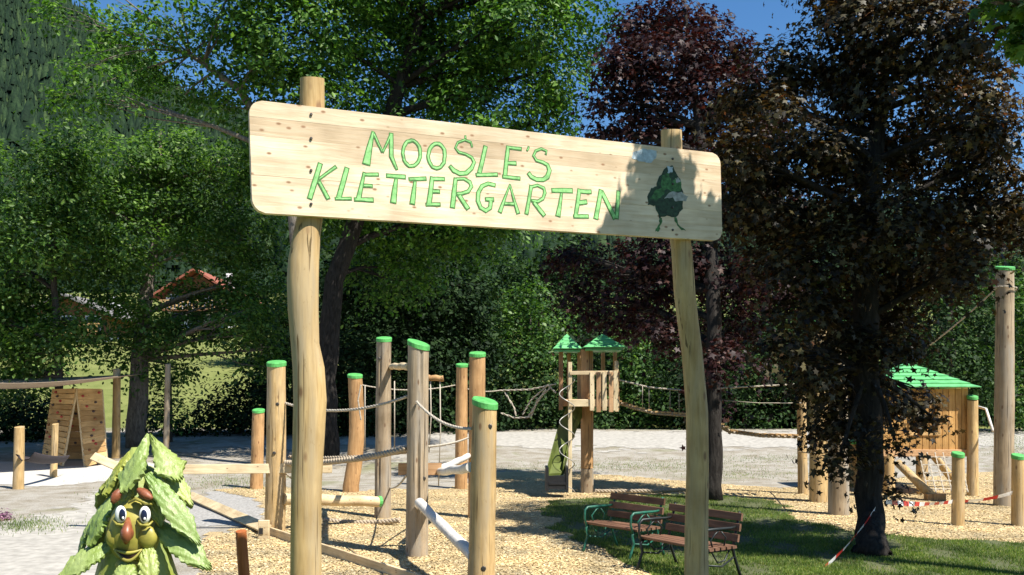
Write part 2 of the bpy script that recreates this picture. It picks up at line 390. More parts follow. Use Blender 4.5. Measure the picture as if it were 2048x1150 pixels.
# ------------------------------------------------------------------ beds laid on the ground
def inside(poly, x, y):
    c = np.zeros(x.shape, bool); n = len(poly)
    for i in range(n):
        x0, y0 = poly[i]; x1, y1 = poly[(i + 1) % n]
        if y0 == y1: continue
        k = ((y0 > y) != (y1 > y)) & (x < (x1 - x0) * (y - y0) / (y1 - y0) + x0); c ^= k
    return c
def wob(x, y, s=1.0):
    return s * (.16 * np.sin(x * 2.1 + y * 1.3) + .10 * np.sin(x * 4.7 - y * 3.1 + 1) + .06 * np.sin(x * 9.3 + y * 7.9 + 2))
def bed(name, poly, off, mat, step=.12, w=1.0):
    P = np.array(poly); x0, y0 = P.min(0) - .3; x1, y1 = P.max(0) + .3
    xs = np.arange(x0, x1, step); ys = np.arange(y0, y1, step); nx, ny = len(xs), len(ys)
    X, Y = np.meshgrid(xs, ys)
    cx = X[:-1, :-1] + step / 2; cy = Y[:-1, :-1] + step / 2
    ok = inside(poly, cx + wob(cx, cy, w), cy + wob(cy, cx, w))
    i = np.arange(nx * ny).reshape(ny, nx)
    f = np.stack([i[:-1, :-1], i[:-1, 1:], i[1:, 1:], i[1:, :-1]], -1)[ok]
    v = np.stack([X.ravel(), Y.ravel(), (hgt(X, Y) + off).ravel()], 1)
    u = np.unique(f); mp = -np.ones(len(v), int); mp[u] = np.arange(len(u))
    o = np_mesh(name, v[u], mp[f], mat, None, True); o['kind'] = 'structure'; return o
def gpoly(px): return [tuple(GP(a, b)[:2]) for a, b in px]
CHIP = gpoly([(398, 1149), (405, 1082), (520, 1048), (535, 1000), (430, 982), (520, 972), (700, 984), (900, 978), (1000, 945), (1120, 940), (1300, 956), (1420, 968), (1560, 978), (1660, 966), (1900, 948), (2300, 945)]) + [(14, 9), (-3.6, 9)]
LAWN = gpoly([(1275, 1149), (1232, 1110), (1170, 1085), (1110, 1045), (1050, 1020), (1120, 1004), (1230, 995), (1350, 992), (1500, 1000), (1560, 1012), (1600, 1040), (1680, 1062), (1780, 1075), (1900, 1080), (2048, 1085), (2500, 1095)]) + [(12, 4), (.9, 4)]
SAND = gpoly([(-260, 975), (-260, 925), (60, 922), (200, 922), (330, 925), (345, 945), (230, 962), (100, 972)])
ASPH = gpoly([(400, 1050), (350, 1012), (390, 990), (455, 982), (540, 990), (550, 1046)])
PATH = gpoly([(-300, 1100), (-100, 1060), (70, 1040), (150, 1000), (240, 975), (330, 975), (300, 1020), (230, 1149)]) + [(-4.2, 9.5), (-9, 9.5)]
bed('wood_chip_bed', CHIP, .012, M_CHIPBED)
bed('lawn', LAWN, .020, M_LAWN)
bed('sand', SAND, .008, M_SAND, .2)
bed('gravel_patch', ASPH, .006, M_ASPH, .08, 1.2)
bed('path', PATH, .004, M_PATH, .15, 1.5)
BANK = gpoly([(300, 905), (640, 893), (1000, 892), (1300, 900), (1700, 892), (2400, 900), (2400, 862), (1700, 862), (1300, 862), (1000, 864), (640, 878), (300, 896)])
bed('gravel_bank', BANK, .010, M_PATH, .14, 4)

def frames(n, rg):
    """random tangent frames for unit normals n"""
    r = rg.normal(size=n.shape); t = np.cross(n, r); t /= np.linalg.norm(t, axis=1, keepdims=True) + 1e-9
    return t, np.cross(n, t)
OVAL_V = np.array([[0, -.5, 0], [.27, -.12, .07], [.2, .22, .06], [0, .5, -.03], [-.2, .22, .06], [-.27, -.12, .07]])
OVAL_F = np.array([[0, 1, 2, 3], [0, 3, 4, 5]])
_a = [R(a) for a in (-150, -78, 0, 78, 150)]; _t = [.42, .55, .62, .55, .42]; _va = [R(a) for a in (180, -112, -36, 36, 112)]
MAP_V = np.array([[0, -.12, 0]] + [[math.sin(a) * r, math.cos(a) * r, -.05] for a, r in zip(_a, _t)] + [[math.sin(a) * (.2 if k == 0 else .24), math.cos(a) * (.3 if k == 0 else .24), .05] for k, a in enumerate(_va)])
MAP_F = np.array([[0, 6, 1, 7], [0, 7, 2, 8], [0, 8, 3, 9], [0, 9, 4, 10], [0, 10, 5, 6]])
KITE_V = np.array([[0, -.5, 0], [.3, 0, .08], [0, .5, 0], [-.3, 0, .08]]); KITE_F = np.array([[0, 1, 2, 3]])
def leaves(name, C, Nn, size, mat, parent, kind, rg):
    T, B = frames(Nn, rg); tv, tf = {'oval': (OVAL_V, OVAL_F), 'kite': (KITE_V, KITE_F), 'maple': (MAP_V, MAP_F)}[kind]
    V = C[:, None, :] + size[:, None, None] * (tv[None, :, 0:1] * T[:, None, :] + tv[None, :, 1:2] * B[:, None, :] + tv[None, :, 2:3] * Nn[:, None, :])
    k = len(tv); Fc = tf[None] + (np.arange(len(C)) * k)[:, None, None]
    if parent: V = V - np.array(parent.location)
    return np_mesh(name, V.reshape(-1, 3), Fc.reshape(-1, 4), mat, parent)
def crown_pts(lobes, rg, ncl, per, rc, flat=.55, shell=.45):
    C = []; Nn = []; CC = []
    for (c, r, k) in lobes:
        n = max(3, int(ncl * k)); d = rg.normal(size=(n, 3)); d /= np.linalg.norm(d, axis=1, keepdims=True)
        rad = shell + (1 - shell) * rg.random((n, 1)) ** .7
        cc = np.array(c) + d * rad * np.array(r); CC.append(cc)
        for q in range(n):
            mm = int(per * rg.uniform(.5, 1.3)); off = rg.normal(size=(mm, 3)) * rc * np.array([1, 1, flat]) * rg.uniform(.7, 1.2)
            off[:, 2] -= .25 * (off[:, 0] ** 2 + off[:, 1] ** 2) / rc
            C.append(cc[q] + off)
            nn = d[q] * .45 + np.array([0, 0, .75]) + off / rc * .22 + rg.normal(size=(mm, 3)) * .40
            Nn.append(nn / np.linalg.norm(nn, axis=1, keepdims=True))
    return np.concatenate(C), np.concatenate(Nn), CC
def tree(name, label, cat, base, trunk, lobes, mat, leaf, bmat, seed, ncl=24, per=40, rc=.4, kind='oval', tr=.2, group=None, flat=.55, twigs=6, shell=.45):
    """trunk: list of (point, radius); lobes: (centre, radii, weight)"""
    rg = np.random.default_rng(seed); root = thing(name, base, label, cat, group)
    mb = MB()
    pts = [Vector(p) for p, r in trunk]; rad = [r for p, r in trunk]
    fine = []; fr = []
    for i in range(len(pts) - 1):
        for t in np.linspace(0, 1, 5)[:-1]:
            fine.append(pts[i].lerp(pts[i + 1], t) + Vector(rg.normal(size=3) * rad[i] * .06)); fr.append(rad[i] * (1 - t) + rad[i + 1] * t)
    fine.append(pts[-1]); fr.append(rad[-1]); mb.tube(fine, fr, 14, .10, seed)
    C, Nn, CC = crown_pts(lobes, rg, ncl, per, rc, flat, shell)
    for (c, r, k), cc in zip(lobes, CC):
        c = Vector(c); best = min(range(len(fine)), key=lambda i: (fine[i] - c).length + (1.2 * max(0, fine[i].z - c.z + .3 * (c - fine[i]).xy.length)) + (3 if fine[i].z < pts[0].z + .25 * (pts[-1].z - pts[0].z) else 0))
        a = fine[best]; L = (c - a).length; r0 = min(fr[best] * .6, .03 + L * .018)
        mid = a.lerp(c, .5) + Vector((0, 0, .08 * L)) + Vector(rg.normal(size=3) * .05 * L)
        path = [a.lerp(mid, t).lerp(mid.lerp(c, t), t) for t in np.linspace(0, 1, 6)]
        mb.tube(path, [r0 * (1 - .7 * t) for t in np.linspace(0, 1, 6)], 7, .05, seed)
        for q in range(min(twigs, len(cc))):
            e = Vector(cc[q]); s_ = path[rg.integers(2, 6)]; mb.tube([s_, s_.lerp(e, .5) + Vector(rg.normal(size=3) * .05 * (e - s_).length), e], [r0 * .32, r0 * .2, r0 * .08], 4, 0, 0, False)
    mb.build('trunk', bmat, root, smooth=True)
    sz = leaf * rg.uniform(.5, 1.35, len(C))
    cr = leaves('crown', C, Nn, sz, mat, root, kind, rg); cr['kind'] = 'stuff'
    return root
def plobes(L, D, spread, seed, flatk=1.0, depthk=1.0):
    rg = random.Random(seed); out = []
    for q in L:
        px, py, rx, ry = q[:4]; d = q[4] if len(q) > 4 else D + rg.uniform(-spread, spread)
        c = W(px, py, d); s = d / F; k = rx * ry * s * s * (.4 if py + ry < -5 else 1)
        out.append((tuple(c), (rx * s * 1.08, .55 * (rx + ry) * s * depthk, ry * s * flatk * 1.08), k))
    return out
def bush(name, label, L, D, mat, leaf, seed, ncl=24, per=42, rc=.42, group=None, spread=.6, kind='kite'):
    lb = plobes(L, D, spread, seed); cx = sum(l[0][0] for l in lb) / len(lb); y = D
    base = Vector((cx, y, float(hgt(cx, y))))
    tr = [(base - Vector((0, 0, .2)), .09), (base + Vector((0, 0, max(.4, lb[0][0][2] - base.z))), .04)]
    return tree(name, label, 'bush', base, tr, lb, mat, leaf, M_BARKD, seed, ncl, per, rc, kind, .1, group, .6, 3, .3)

# ------------------------------------------------------------------ trees
def gz(px, D): x = (px - 1024) / F * D; return Vector((x, D, float(hgt(x, D)) - .1))
# large green tree in the middle
D1 = 29.0; b1 = gz(646, D1)
tree('broadleaf_tree', 'huge bright green tree filling the top centre behind the sign', 'tree', b1,
     [(b1, .48), (W(650, 760, D1), .36), (W(668, 560, D1), .32), (W(760, 300, D1), .26), (W(840, 40, D1), .16), (W(850, -180, D1), .06)],
     plobes([(600, 60, 150, 120), (760, 40, 150, 110), (920, 90, 140, 120), (1045, 40, 100, 90), (1100, 140, 50, 70), (970, 200, 110, 90), (1095, 245, 55, 45),
             (780, 190, 150, 90), (600, 200, 110, 80), (900, 330, 150, 80), (1070, 330, 60, 60), (720, 340, 140, 90), (560, 310, 80, 70), (830, 450, 170, 60, 31.5), (660, 420, 90, 70, 31), (960, 450, 100, 60, 31.5),
             (640, -110, 190, 120), (860, -120, 190, 120), (1060, -110, 120, 100), (760, -260, 200, 110), (950, -260, 160, 110),
             (780, 540, 100, 50, 32)], D1, 2.6, 1)
     + [(tuple(W(px, py, d) + TOSUN * 10.5), (r, r, r * .7), r * r * .45) for px, py, d, r in [(830, 440, 31.5, 1.9), (960, 450, 31.5, 1.7), (780, 540, 32, 1.7), (660, 430, 31, 1.6), (900, 540, 33, 1.7), (720, 620, 33, 1.6), (860, 640, 34, 1.6)]],  # unseen lobes above the frame, added to shade the lower crown
     M_LG, .165, M_BARKK, 21, 17, 105, .42, 'oval', twigs=5)
# airy limb of leaves at the top left
tree('broadleaf_tree', 'airy green tree with sky showing through at top left', 'tree', gz(612, 27.0),
     [(gz(612, 27), .24), (W(608, 640, 27), .19), (W(580, 350, 27), .16), (W(480, 180, 27), .12), (W(380, 110, 27), .06)],
     plobes([(150, 40, 55, 45), (240, 60, 70, 45), (190, 130, 70, 40), (330, 30, 80, 45), (300, 140, 80, 40), (430, 60, 70, 45), (450, 150, 80, 40), (240, 200, 60, 40), (140, 190, 40, 40), (370, 190, 60, 30), (520, 250, 60, 50), (520, 100, 60, 60), (300, 90, 70, 35), (400, 115, 60, 30), (230, 100, 60, 30), (420, 195, 60, 25), (330, 165, 60, 25), (470, 215, 60, 30), (480, 20, 60, 40), (170, -60, 90, 50), (330, -70, 120, 60), (480, -50, 90, 60)], 27, 1.2, 2),
     M_LG, .165, M_BARK, 22, 13, 64, .36, 'oval', twigs=6)
# left trees
D2 = 33.0; b2 = gz(272, D2)
tree('broadleaf_tree', 'green tree with forked grey trunk behind the shade sail', 'tree', b2,
     [(b2, .36), (W(280, 720, D2), .30), (W(292, 600, D2), .25), (W(310, 480, D2), .18), (W(320, 340, D2), .10), (W(320, 260, D2), .05)],
     plobes([(250, 320, 90, 60), (360, 310, 90, 60), (460, 330, 70, 60), (310, 400, 110, 70), (430, 420, 90, 70), (210, 420, 80, 60), (260, 490, 80, 50), (500, 480, 70, 70), (410, 500, 70, 40), (180, 520, 60, 50), (520, 590, 55, 60), (460, 570, 40, 40), (240, 590, 60, 40), (500, 660, 45, 40), (360, 650, 45, 32), (300, 660, 60, 40), (240, 690, 55, 32), (330, 700, 35, 22), (440, 640, 45, 28), (350, 735, 28, 20), (380, 625, 30, 18), (290, 610, 45, 30), (350, 565, 36, 22), (420, 610, 26, 20), (300, 735, 32, 22), (480, 625, 45, 35), (525, 700, 40, 45), (430, 655, 40, 22), (395, 588, 34, 22), (445, 580, 30, 26)], D2, 1.8, 3),
     M_LG2, .165, M_BARK, 23, 20, 90, .38, 'oval', twigs=5)
b2b = gz(118, 31.0)
tree('broadleaf_tree', 'green tree with thin dark trunk at the left edge', 'tree', b2b,
     [(b2b, .15), (W(118, 760, 31), .13), (W(112, 620, 31), .11), (W(100, 460, 31), .08), (W(110, 330, 31), .04)],
     plobes([(150, 280, 60, 50), (100, 350, 70, 55), (160, 400, 70, 60), (40, 430, 70, 70), (110, 480, 70, 60), (20, 540, 70, 70), (90, 570, 60, 45), (40, 640, 60, 55), (-60, 500, 90, 90), (-60, 640, 80, 80), (20, 710, 50, 35), (150, 640, 50, 35), (-40, 340, 60, 60), (70, 690, 60, 40), (160, 690, 45, 22), (30, 760, 50, 25), (70, 735, 55, 28), (110, 655, 40, 30)], 31, 1.5, 4),
     M_LG2, .165, M_BARKD, 24, 20, 88, .38, 'oval', twigs=5)
# copper tree behind the right gate post
D4 = 19.6; b4 = gz(1424, D4)
tree('copper_maple_tree', 'dark purple leaved maple standing behind the right sign post', 'tree', b4,
     [(b4, .24), (W(1424, 860, D4), .19), (W(1428, 640, D4), .17), (W(1420, 420, 20.4), .14), (W(1390, 200, 21.6), .09), (W(1370, 20, 22.2), .04)],
     plobes([(1270, 50, 50, 40, 22.7), (1350, 30, 70, 50, 22.8), (1330, 110, 80, 55, 21.8), (1250, 130, 50, 40, 21.7), (1420, 90, 70, 55, 22.4), (1430, 180, 80, 55, 21.6), (1330, 200, 70, 45, 21.8), (1230, 190, 45, 22, 22.0), (1280, 250, 60, 35, 21.9), (1210, 260, 30, 20, 22.3), (1370, 270, 70, 40, 22.5), (1500, 250, 70, 60, 22.5), (1430, 350, 90, 60), (1520, 400, 80, 60),
             (1330, 500, 90, 50), (1230, 530, 60, 40, 23), (1300, 580, 80, 50, 22), (1180, 600, 50, 35, 23.5), (1240, 640, 60, 32, 23.5), (1420, 540, 80, 60), (1350, 660, 60, 40), (1470, 640, 60, 50), (1440, 720, 50, 40), (1540, 560, 70, 60), (1130, 500, 40, 30, 23.5), (1200, 205, 30, 14, 22), (1210, 262, 36, 16, 22), (1228, 120, 30, 24, 22), (1480, 130, 40, 40, 22), (1420, 800, 22, 45)], D4, 1.5, 5),
     M_LCOP, .14, M_BARKK, 25, 64, 44, .27, 'maple', twigs=5)
# bronze maple in front of the playhouse
D3 = 13.0; b3 = GP(1745, 1112); b3.z -= .05
tree('bronze_maple_tree', 'large bronze leaved maple on the lawn at right', 'tree', b3,
     [(b3, .29), (b3 + Vector((0, 0, .16)), .225), (W(1742, 1030, D3), .20), (W(1738, 850, D3), .185), (W(1728, 640, D3), .18), (W(1738, 430, D3), .15), (W(1760, 220, D3), .10), (W(1780, 20, D3), .06), (W(1780, -150, D3), .03)],
     plobes([(1560, 130, 70, 50), (1500, 190, 60, 40), (1700, 40, 80, 70), (1820, 60, 100, 80), (1930, 60, 70, 70), (1960, 170, 60, 60), (1790, 170, 120, 80), (1690, 150, 60, 60), (1640, 290, 80, 40), (1550, 310, 80, 45), (1470, 300, 60, 50), (1720, 320, 110, 70), (1870, 290, 100, 70), (1970, 330, 60, 70),
             (1520, 400, 80, 50), (1620, 420, 90, 60), (1780, 440, 120, 70), (1920, 440, 80, 60), (1985, 440, 35, 40), (1640, 520, 100, 55), (1540, 500, 60, 50), (1840, 550, 90, 50), (1720, 600, 100, 55), (1600, 610, 70, 50), (1930, 530, 60, 45), (1800, 650, 70, 40), (1640, 690, 55, 45), (1700, 690, 50, 40), (1560, 680, 40, 40),
             (1640, 760, 45, 50), (1690, 830, 50, 50), (1680, 910, 30, 34), (1795, 800, 32, 38), (1862, 832, 32, 18), (1788, 880, 26, 28), (1770, 960, 20, 24), (1785, 690, 50, 26), (1650, 850, 30, 34), (1835, 790, 30, 14), (1600, 760, 34, 40), (1720, 760, 50, 50),
             (1720, -80, 130, 80), (1880, -80, 110, 80), (1800, -200, 140, 70), (1940, 240, 60, 50), (2040, 390, 40, 50), (2055, 460, 36, 36), (2000, 250, 36, 40), (1500, 330, 55, 50), (1565, 215, 45, 34), (1470, 420, 45, 45)], D3, 1.1, 6),
     M_LBRZ, .10, M_BARKK, 26, 135, 50, .18, 'maple', twigs=6)
# tree out of the frame on the right; its boughs shade the right end of the sign and reach into the corner
def NB(): return None
# ------------------------------------------------------------------ sign geometry (needed to place the near tree's boughs too)
BL = W(505, 425, 6.01); TL = W(505, 200, 6.01); BR = W(1445, 482, 7.78); TR = W(1440, 308, 7.78)
SU = (BR - BL); SL = SU.length; SU.normalize()
SN = SU.cross(Vector((0, 0, 1))).normalized()         # faces the camera
if SN.y > 0: SN = -SN
SV = SN.cross(SU) if SN.cross(SU).z > 0 else SU.cross(SN); SV.normalize(); SH = .765
CAMP = Vector((0, 0, EYE))
def onplane(px, py, off=0.0):
    """point of the plane `off` in front of the board's face seen at a pixel"""
    d = Vector(((px - 1024) / F, 1, (HZ - py) / F)); p0 = BL + SN * off
    t = (p0 - CAMP).dot(SN) / d.dot(SN); return CAMP + d * t

# near tree, trunk out of frame at right
def near_tree():
    lob = []
    for px, py, r in [(1330, 395, .17), (1298, 355, .10), (1262, 450, .10), (1335, 450, .16), (1395, 462, .09), (1295, 425, .14), (1435, 452, .06), (1325, 325, .07), (1345, 282, .03), (1230, 466, .05), (1300, 465, .09), (1360, 420, .09), (1290, 315, .05)]:
        p = onplane(px, py); t = random.uniform(3.0, 3.4); c = p + TOSUN * t; lob.append((tuple(c), (r, r, r), r * r * 26 + .05))
    for k, z in enumerate((2.95, 2.5, 2.0, 1.5, 1.0, .5, 0)):
        p = onplane(1390, 800); p.x -= .06 * max(0, z - 1.5); p.z = z; c = p + TOSUN * ((7.2 - z) / TOSUN.z); r = (.26, .36, .45, .5, .5, .5, .5)[k]; lob.append((tuple(c), (r, r, r * .8), r * r * 9))
    for c in [(6.2, 4.6, 8.6), (7.2, 5.4, 9.2), (8, 4, 8.4), (6.6, 5.8, 10), (7.6, 5, 10.6), (8.6, 5.6, 9.4), (8.8, 3.6, 9.6), (7.2, 3.4, 9.2)]:
        lob.append((c, (1.0, 1.0, .8), 1.3))
    for px, py, r in [(2025, 15, .07), (2052, 55, .06), (2095, 0, .2), (2035, 90, .03), (1985, 2, .03)]:
        lob.append((tuple(W(px, py, 7.2)), (r, r, r), r * r * 26 + .03))
    b = Vector((7.6, 4.7, 0))
    tree('broadleaf_tree', 'green leaved bough hanging into the top right corner', 'tree', b,
         [(b, .3), ((7.5, 4.7, 2.5), .24), ((7.4, 4.8, 5.5), .2), ((7.3, 4.9, 8), .13), ((7.4, 4.9, 10), .05)], lob, M_LG2, .115, M_BARK, 31, 42, 18, .075, 'maple', twigs=4)
near_tree()
def shade_tree():  # unseen tree, added to shade the maple's lower crown and the lawn
    lob = []
    for px, py, r in [(1560, 480, .5), (1680, 520, .6), (1800, 520, .6), (1620, 610, .55), (1740, 620, .6), (1860, 600, .45), (1640, 720, .5), (1760, 720, .5), (1690, 820, .5), (1800, 820, .5), (1740, 920, .45), (1680, 900, .4), (1740, 1000, .4), (1560, 620, .45), (1480, 560, .4)]:
        p = W(px, py, 12.2); lob.append((tuple(p + TOSUN * 8.2), (r, r, r * .85), r * r * 4))
    for px, py in [(1520, 1085), (1610, 1088), (1680, 1090)]:
        p = GP(px, py); lob.append((tuple(p + TOSUN * 11.5), (.55, .55, .4), 1.1))
    b = Vector((10.6, 7.6, 0))
    tree('broadleaf_tree', 'added unseen tree beyond the right edge shading lawn and maple', 'tree', b, [(b, .3), ((10.5, 7.7, 3), .25), ((10.2, 8, 6), .2), ((9.8, 8.4, 9), .12), ((9.6, 8.6, 11), .05)], lob, M_LG2, .15, M_BARK, 36, 22, 36, .2, 'kite', twigs=3)
shade_tree()
for i, (x, y, h) in enumerate([(-15, -9, 9), (-8, -12, 10), (-1, -13, 9), (6, -14, 10), (13, -13, 9), (-20, -2, 9)]):  # unseen trees added behind the camera to cut the sky fill
    b = Vector((x, y, 0)); rg_ = random.Random(i)
    tree('added_tree', 'added unseen tree behind the viewpoint, ' + ('second from the left', 'third from the left', 'in the middle', 'second from the right', 'farthest right', 'farthest left')[i], 'tree', b, [(b, .25), ((x, y, h * .5), .18), ((x, y, h * .9), .05)],
         [((x + rg_.uniform(-2, 2), y + rg_.uniform(-1.5, 1.5), h * q), (2.2, 2, 1.5), 3) for q in (.25, .4, .5, .6, .72, .85)], M_LG2, .45, M_BARKD, 200 + i, 8, 34, .6, 'kite', twigs=2, group='unseen trees added behind the viewpoint')

# ------------------------------------------------------------------ shrubs and small trees behind the play area
BG = 'shrubs along the back of the playground'
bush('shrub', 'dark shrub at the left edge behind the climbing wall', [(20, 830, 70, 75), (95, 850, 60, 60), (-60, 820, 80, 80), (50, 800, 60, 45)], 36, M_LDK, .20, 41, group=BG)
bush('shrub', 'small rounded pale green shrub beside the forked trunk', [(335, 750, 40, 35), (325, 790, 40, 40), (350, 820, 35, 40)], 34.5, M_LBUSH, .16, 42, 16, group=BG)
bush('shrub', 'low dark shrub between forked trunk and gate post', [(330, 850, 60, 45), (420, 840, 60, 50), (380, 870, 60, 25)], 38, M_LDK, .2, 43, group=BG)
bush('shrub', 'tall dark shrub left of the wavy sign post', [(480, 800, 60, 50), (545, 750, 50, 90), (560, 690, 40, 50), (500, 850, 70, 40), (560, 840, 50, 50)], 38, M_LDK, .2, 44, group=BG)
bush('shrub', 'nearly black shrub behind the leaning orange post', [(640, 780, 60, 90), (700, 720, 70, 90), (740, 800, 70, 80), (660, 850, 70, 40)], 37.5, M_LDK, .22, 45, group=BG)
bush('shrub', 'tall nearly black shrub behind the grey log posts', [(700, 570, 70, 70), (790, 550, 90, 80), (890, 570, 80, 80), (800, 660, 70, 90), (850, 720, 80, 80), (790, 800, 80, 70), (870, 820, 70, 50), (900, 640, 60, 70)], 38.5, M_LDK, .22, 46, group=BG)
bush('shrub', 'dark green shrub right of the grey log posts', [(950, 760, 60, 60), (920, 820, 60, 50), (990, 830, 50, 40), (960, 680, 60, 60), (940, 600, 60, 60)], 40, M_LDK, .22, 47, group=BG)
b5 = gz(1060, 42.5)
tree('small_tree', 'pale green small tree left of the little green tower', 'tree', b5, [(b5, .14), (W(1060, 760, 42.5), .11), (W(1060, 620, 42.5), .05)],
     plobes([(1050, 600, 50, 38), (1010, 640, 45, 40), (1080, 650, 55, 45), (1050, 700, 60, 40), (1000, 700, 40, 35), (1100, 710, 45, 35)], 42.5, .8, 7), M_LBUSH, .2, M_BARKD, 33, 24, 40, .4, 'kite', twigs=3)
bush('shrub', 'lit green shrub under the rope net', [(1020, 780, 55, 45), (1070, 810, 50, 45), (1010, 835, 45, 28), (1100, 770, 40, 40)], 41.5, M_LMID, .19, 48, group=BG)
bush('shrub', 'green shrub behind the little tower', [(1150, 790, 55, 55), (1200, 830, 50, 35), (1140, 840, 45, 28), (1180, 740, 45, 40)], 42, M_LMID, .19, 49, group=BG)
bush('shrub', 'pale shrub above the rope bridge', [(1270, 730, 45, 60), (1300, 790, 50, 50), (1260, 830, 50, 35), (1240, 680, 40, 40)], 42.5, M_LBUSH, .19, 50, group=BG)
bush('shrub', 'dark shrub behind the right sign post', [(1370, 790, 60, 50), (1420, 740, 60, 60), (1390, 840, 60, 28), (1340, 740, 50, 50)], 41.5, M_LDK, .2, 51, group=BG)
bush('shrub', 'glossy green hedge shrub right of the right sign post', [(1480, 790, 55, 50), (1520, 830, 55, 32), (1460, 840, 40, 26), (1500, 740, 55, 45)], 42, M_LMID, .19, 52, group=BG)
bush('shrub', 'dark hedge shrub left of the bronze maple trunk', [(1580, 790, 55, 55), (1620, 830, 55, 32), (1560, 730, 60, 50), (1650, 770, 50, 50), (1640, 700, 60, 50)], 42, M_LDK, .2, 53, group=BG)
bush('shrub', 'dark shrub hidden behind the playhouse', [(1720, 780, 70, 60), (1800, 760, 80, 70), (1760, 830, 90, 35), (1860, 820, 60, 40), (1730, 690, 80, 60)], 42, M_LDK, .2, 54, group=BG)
b6 = gz(1900, 38)
tree('small_tree', 'hanging green tree between playhouse and tall grey pole', 'tree', b6, [(b6, .2), (W(1900, 740, 38), .16), (W(1900, 520, 38), .06)],
     plobes([(1880, 560, 60, 60), (1940, 580, 50, 70), (1870, 640, 55, 60), (1940, 660, 50, 70), (1900, 720, 70, 60), (1960, 760, 45, 60), (1900, 800, 70, 45)], 38, 1, 8), M_LMID, .19, M_BARKD, 34, 26, 42, .42, 'kite', twigs=3)
bush('shrub', 'green shrub at the right edge behind the tall grey pole', [(2040, 600, 50, 60), (2050, 700, 50, 70), (2030, 790, 50, 60), (2080, 830, 60, 40), (2110, 640, 70, 90)], 39, M_LBUSH, .19, 55, group=BG)

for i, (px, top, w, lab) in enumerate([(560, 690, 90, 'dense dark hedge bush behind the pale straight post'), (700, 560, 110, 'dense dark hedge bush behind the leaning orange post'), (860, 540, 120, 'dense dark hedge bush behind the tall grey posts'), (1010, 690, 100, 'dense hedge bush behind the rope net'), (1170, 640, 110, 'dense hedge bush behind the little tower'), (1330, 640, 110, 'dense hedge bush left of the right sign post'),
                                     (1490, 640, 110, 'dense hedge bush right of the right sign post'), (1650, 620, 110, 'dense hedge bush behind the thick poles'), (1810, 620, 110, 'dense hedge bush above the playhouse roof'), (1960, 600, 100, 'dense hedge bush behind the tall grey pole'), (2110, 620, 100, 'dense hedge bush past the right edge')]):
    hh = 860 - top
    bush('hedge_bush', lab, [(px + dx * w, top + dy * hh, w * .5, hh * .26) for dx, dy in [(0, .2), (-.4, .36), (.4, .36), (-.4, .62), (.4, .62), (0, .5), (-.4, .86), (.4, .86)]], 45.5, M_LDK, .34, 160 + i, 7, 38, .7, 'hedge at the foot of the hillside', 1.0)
# ------------------------------------------------------------------ far wooded hill foot: dark trees behind the shrubs
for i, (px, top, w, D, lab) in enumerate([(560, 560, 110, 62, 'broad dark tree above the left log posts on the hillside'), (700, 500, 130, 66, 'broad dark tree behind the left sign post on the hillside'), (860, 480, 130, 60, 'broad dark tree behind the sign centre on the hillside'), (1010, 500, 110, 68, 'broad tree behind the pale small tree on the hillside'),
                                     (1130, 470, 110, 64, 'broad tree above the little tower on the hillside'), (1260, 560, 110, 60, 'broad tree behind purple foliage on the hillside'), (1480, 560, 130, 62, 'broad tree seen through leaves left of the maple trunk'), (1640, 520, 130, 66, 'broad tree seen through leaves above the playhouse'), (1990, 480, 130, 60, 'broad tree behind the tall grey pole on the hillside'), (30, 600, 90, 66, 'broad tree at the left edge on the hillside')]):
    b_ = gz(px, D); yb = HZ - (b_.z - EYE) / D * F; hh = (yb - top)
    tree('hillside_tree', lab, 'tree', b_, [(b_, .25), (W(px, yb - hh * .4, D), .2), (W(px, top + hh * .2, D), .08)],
         plobes([(px + dx * w, top + dy * hh, w * .5, hh * .24) for dx, dy in [(0, .2), (-.45, .4), (.45, .38), (0, .5), (-.5, .68), (.5, .66), (0, .78)]], D, 1.5, 60 + i), (M_LDK if i in (0, 1, 2) else M_LMID), .34, M_BARKD, 60 + i, 9, 36, .8, 'kite', twigs=2, group='trees on the hillside behind the playground')

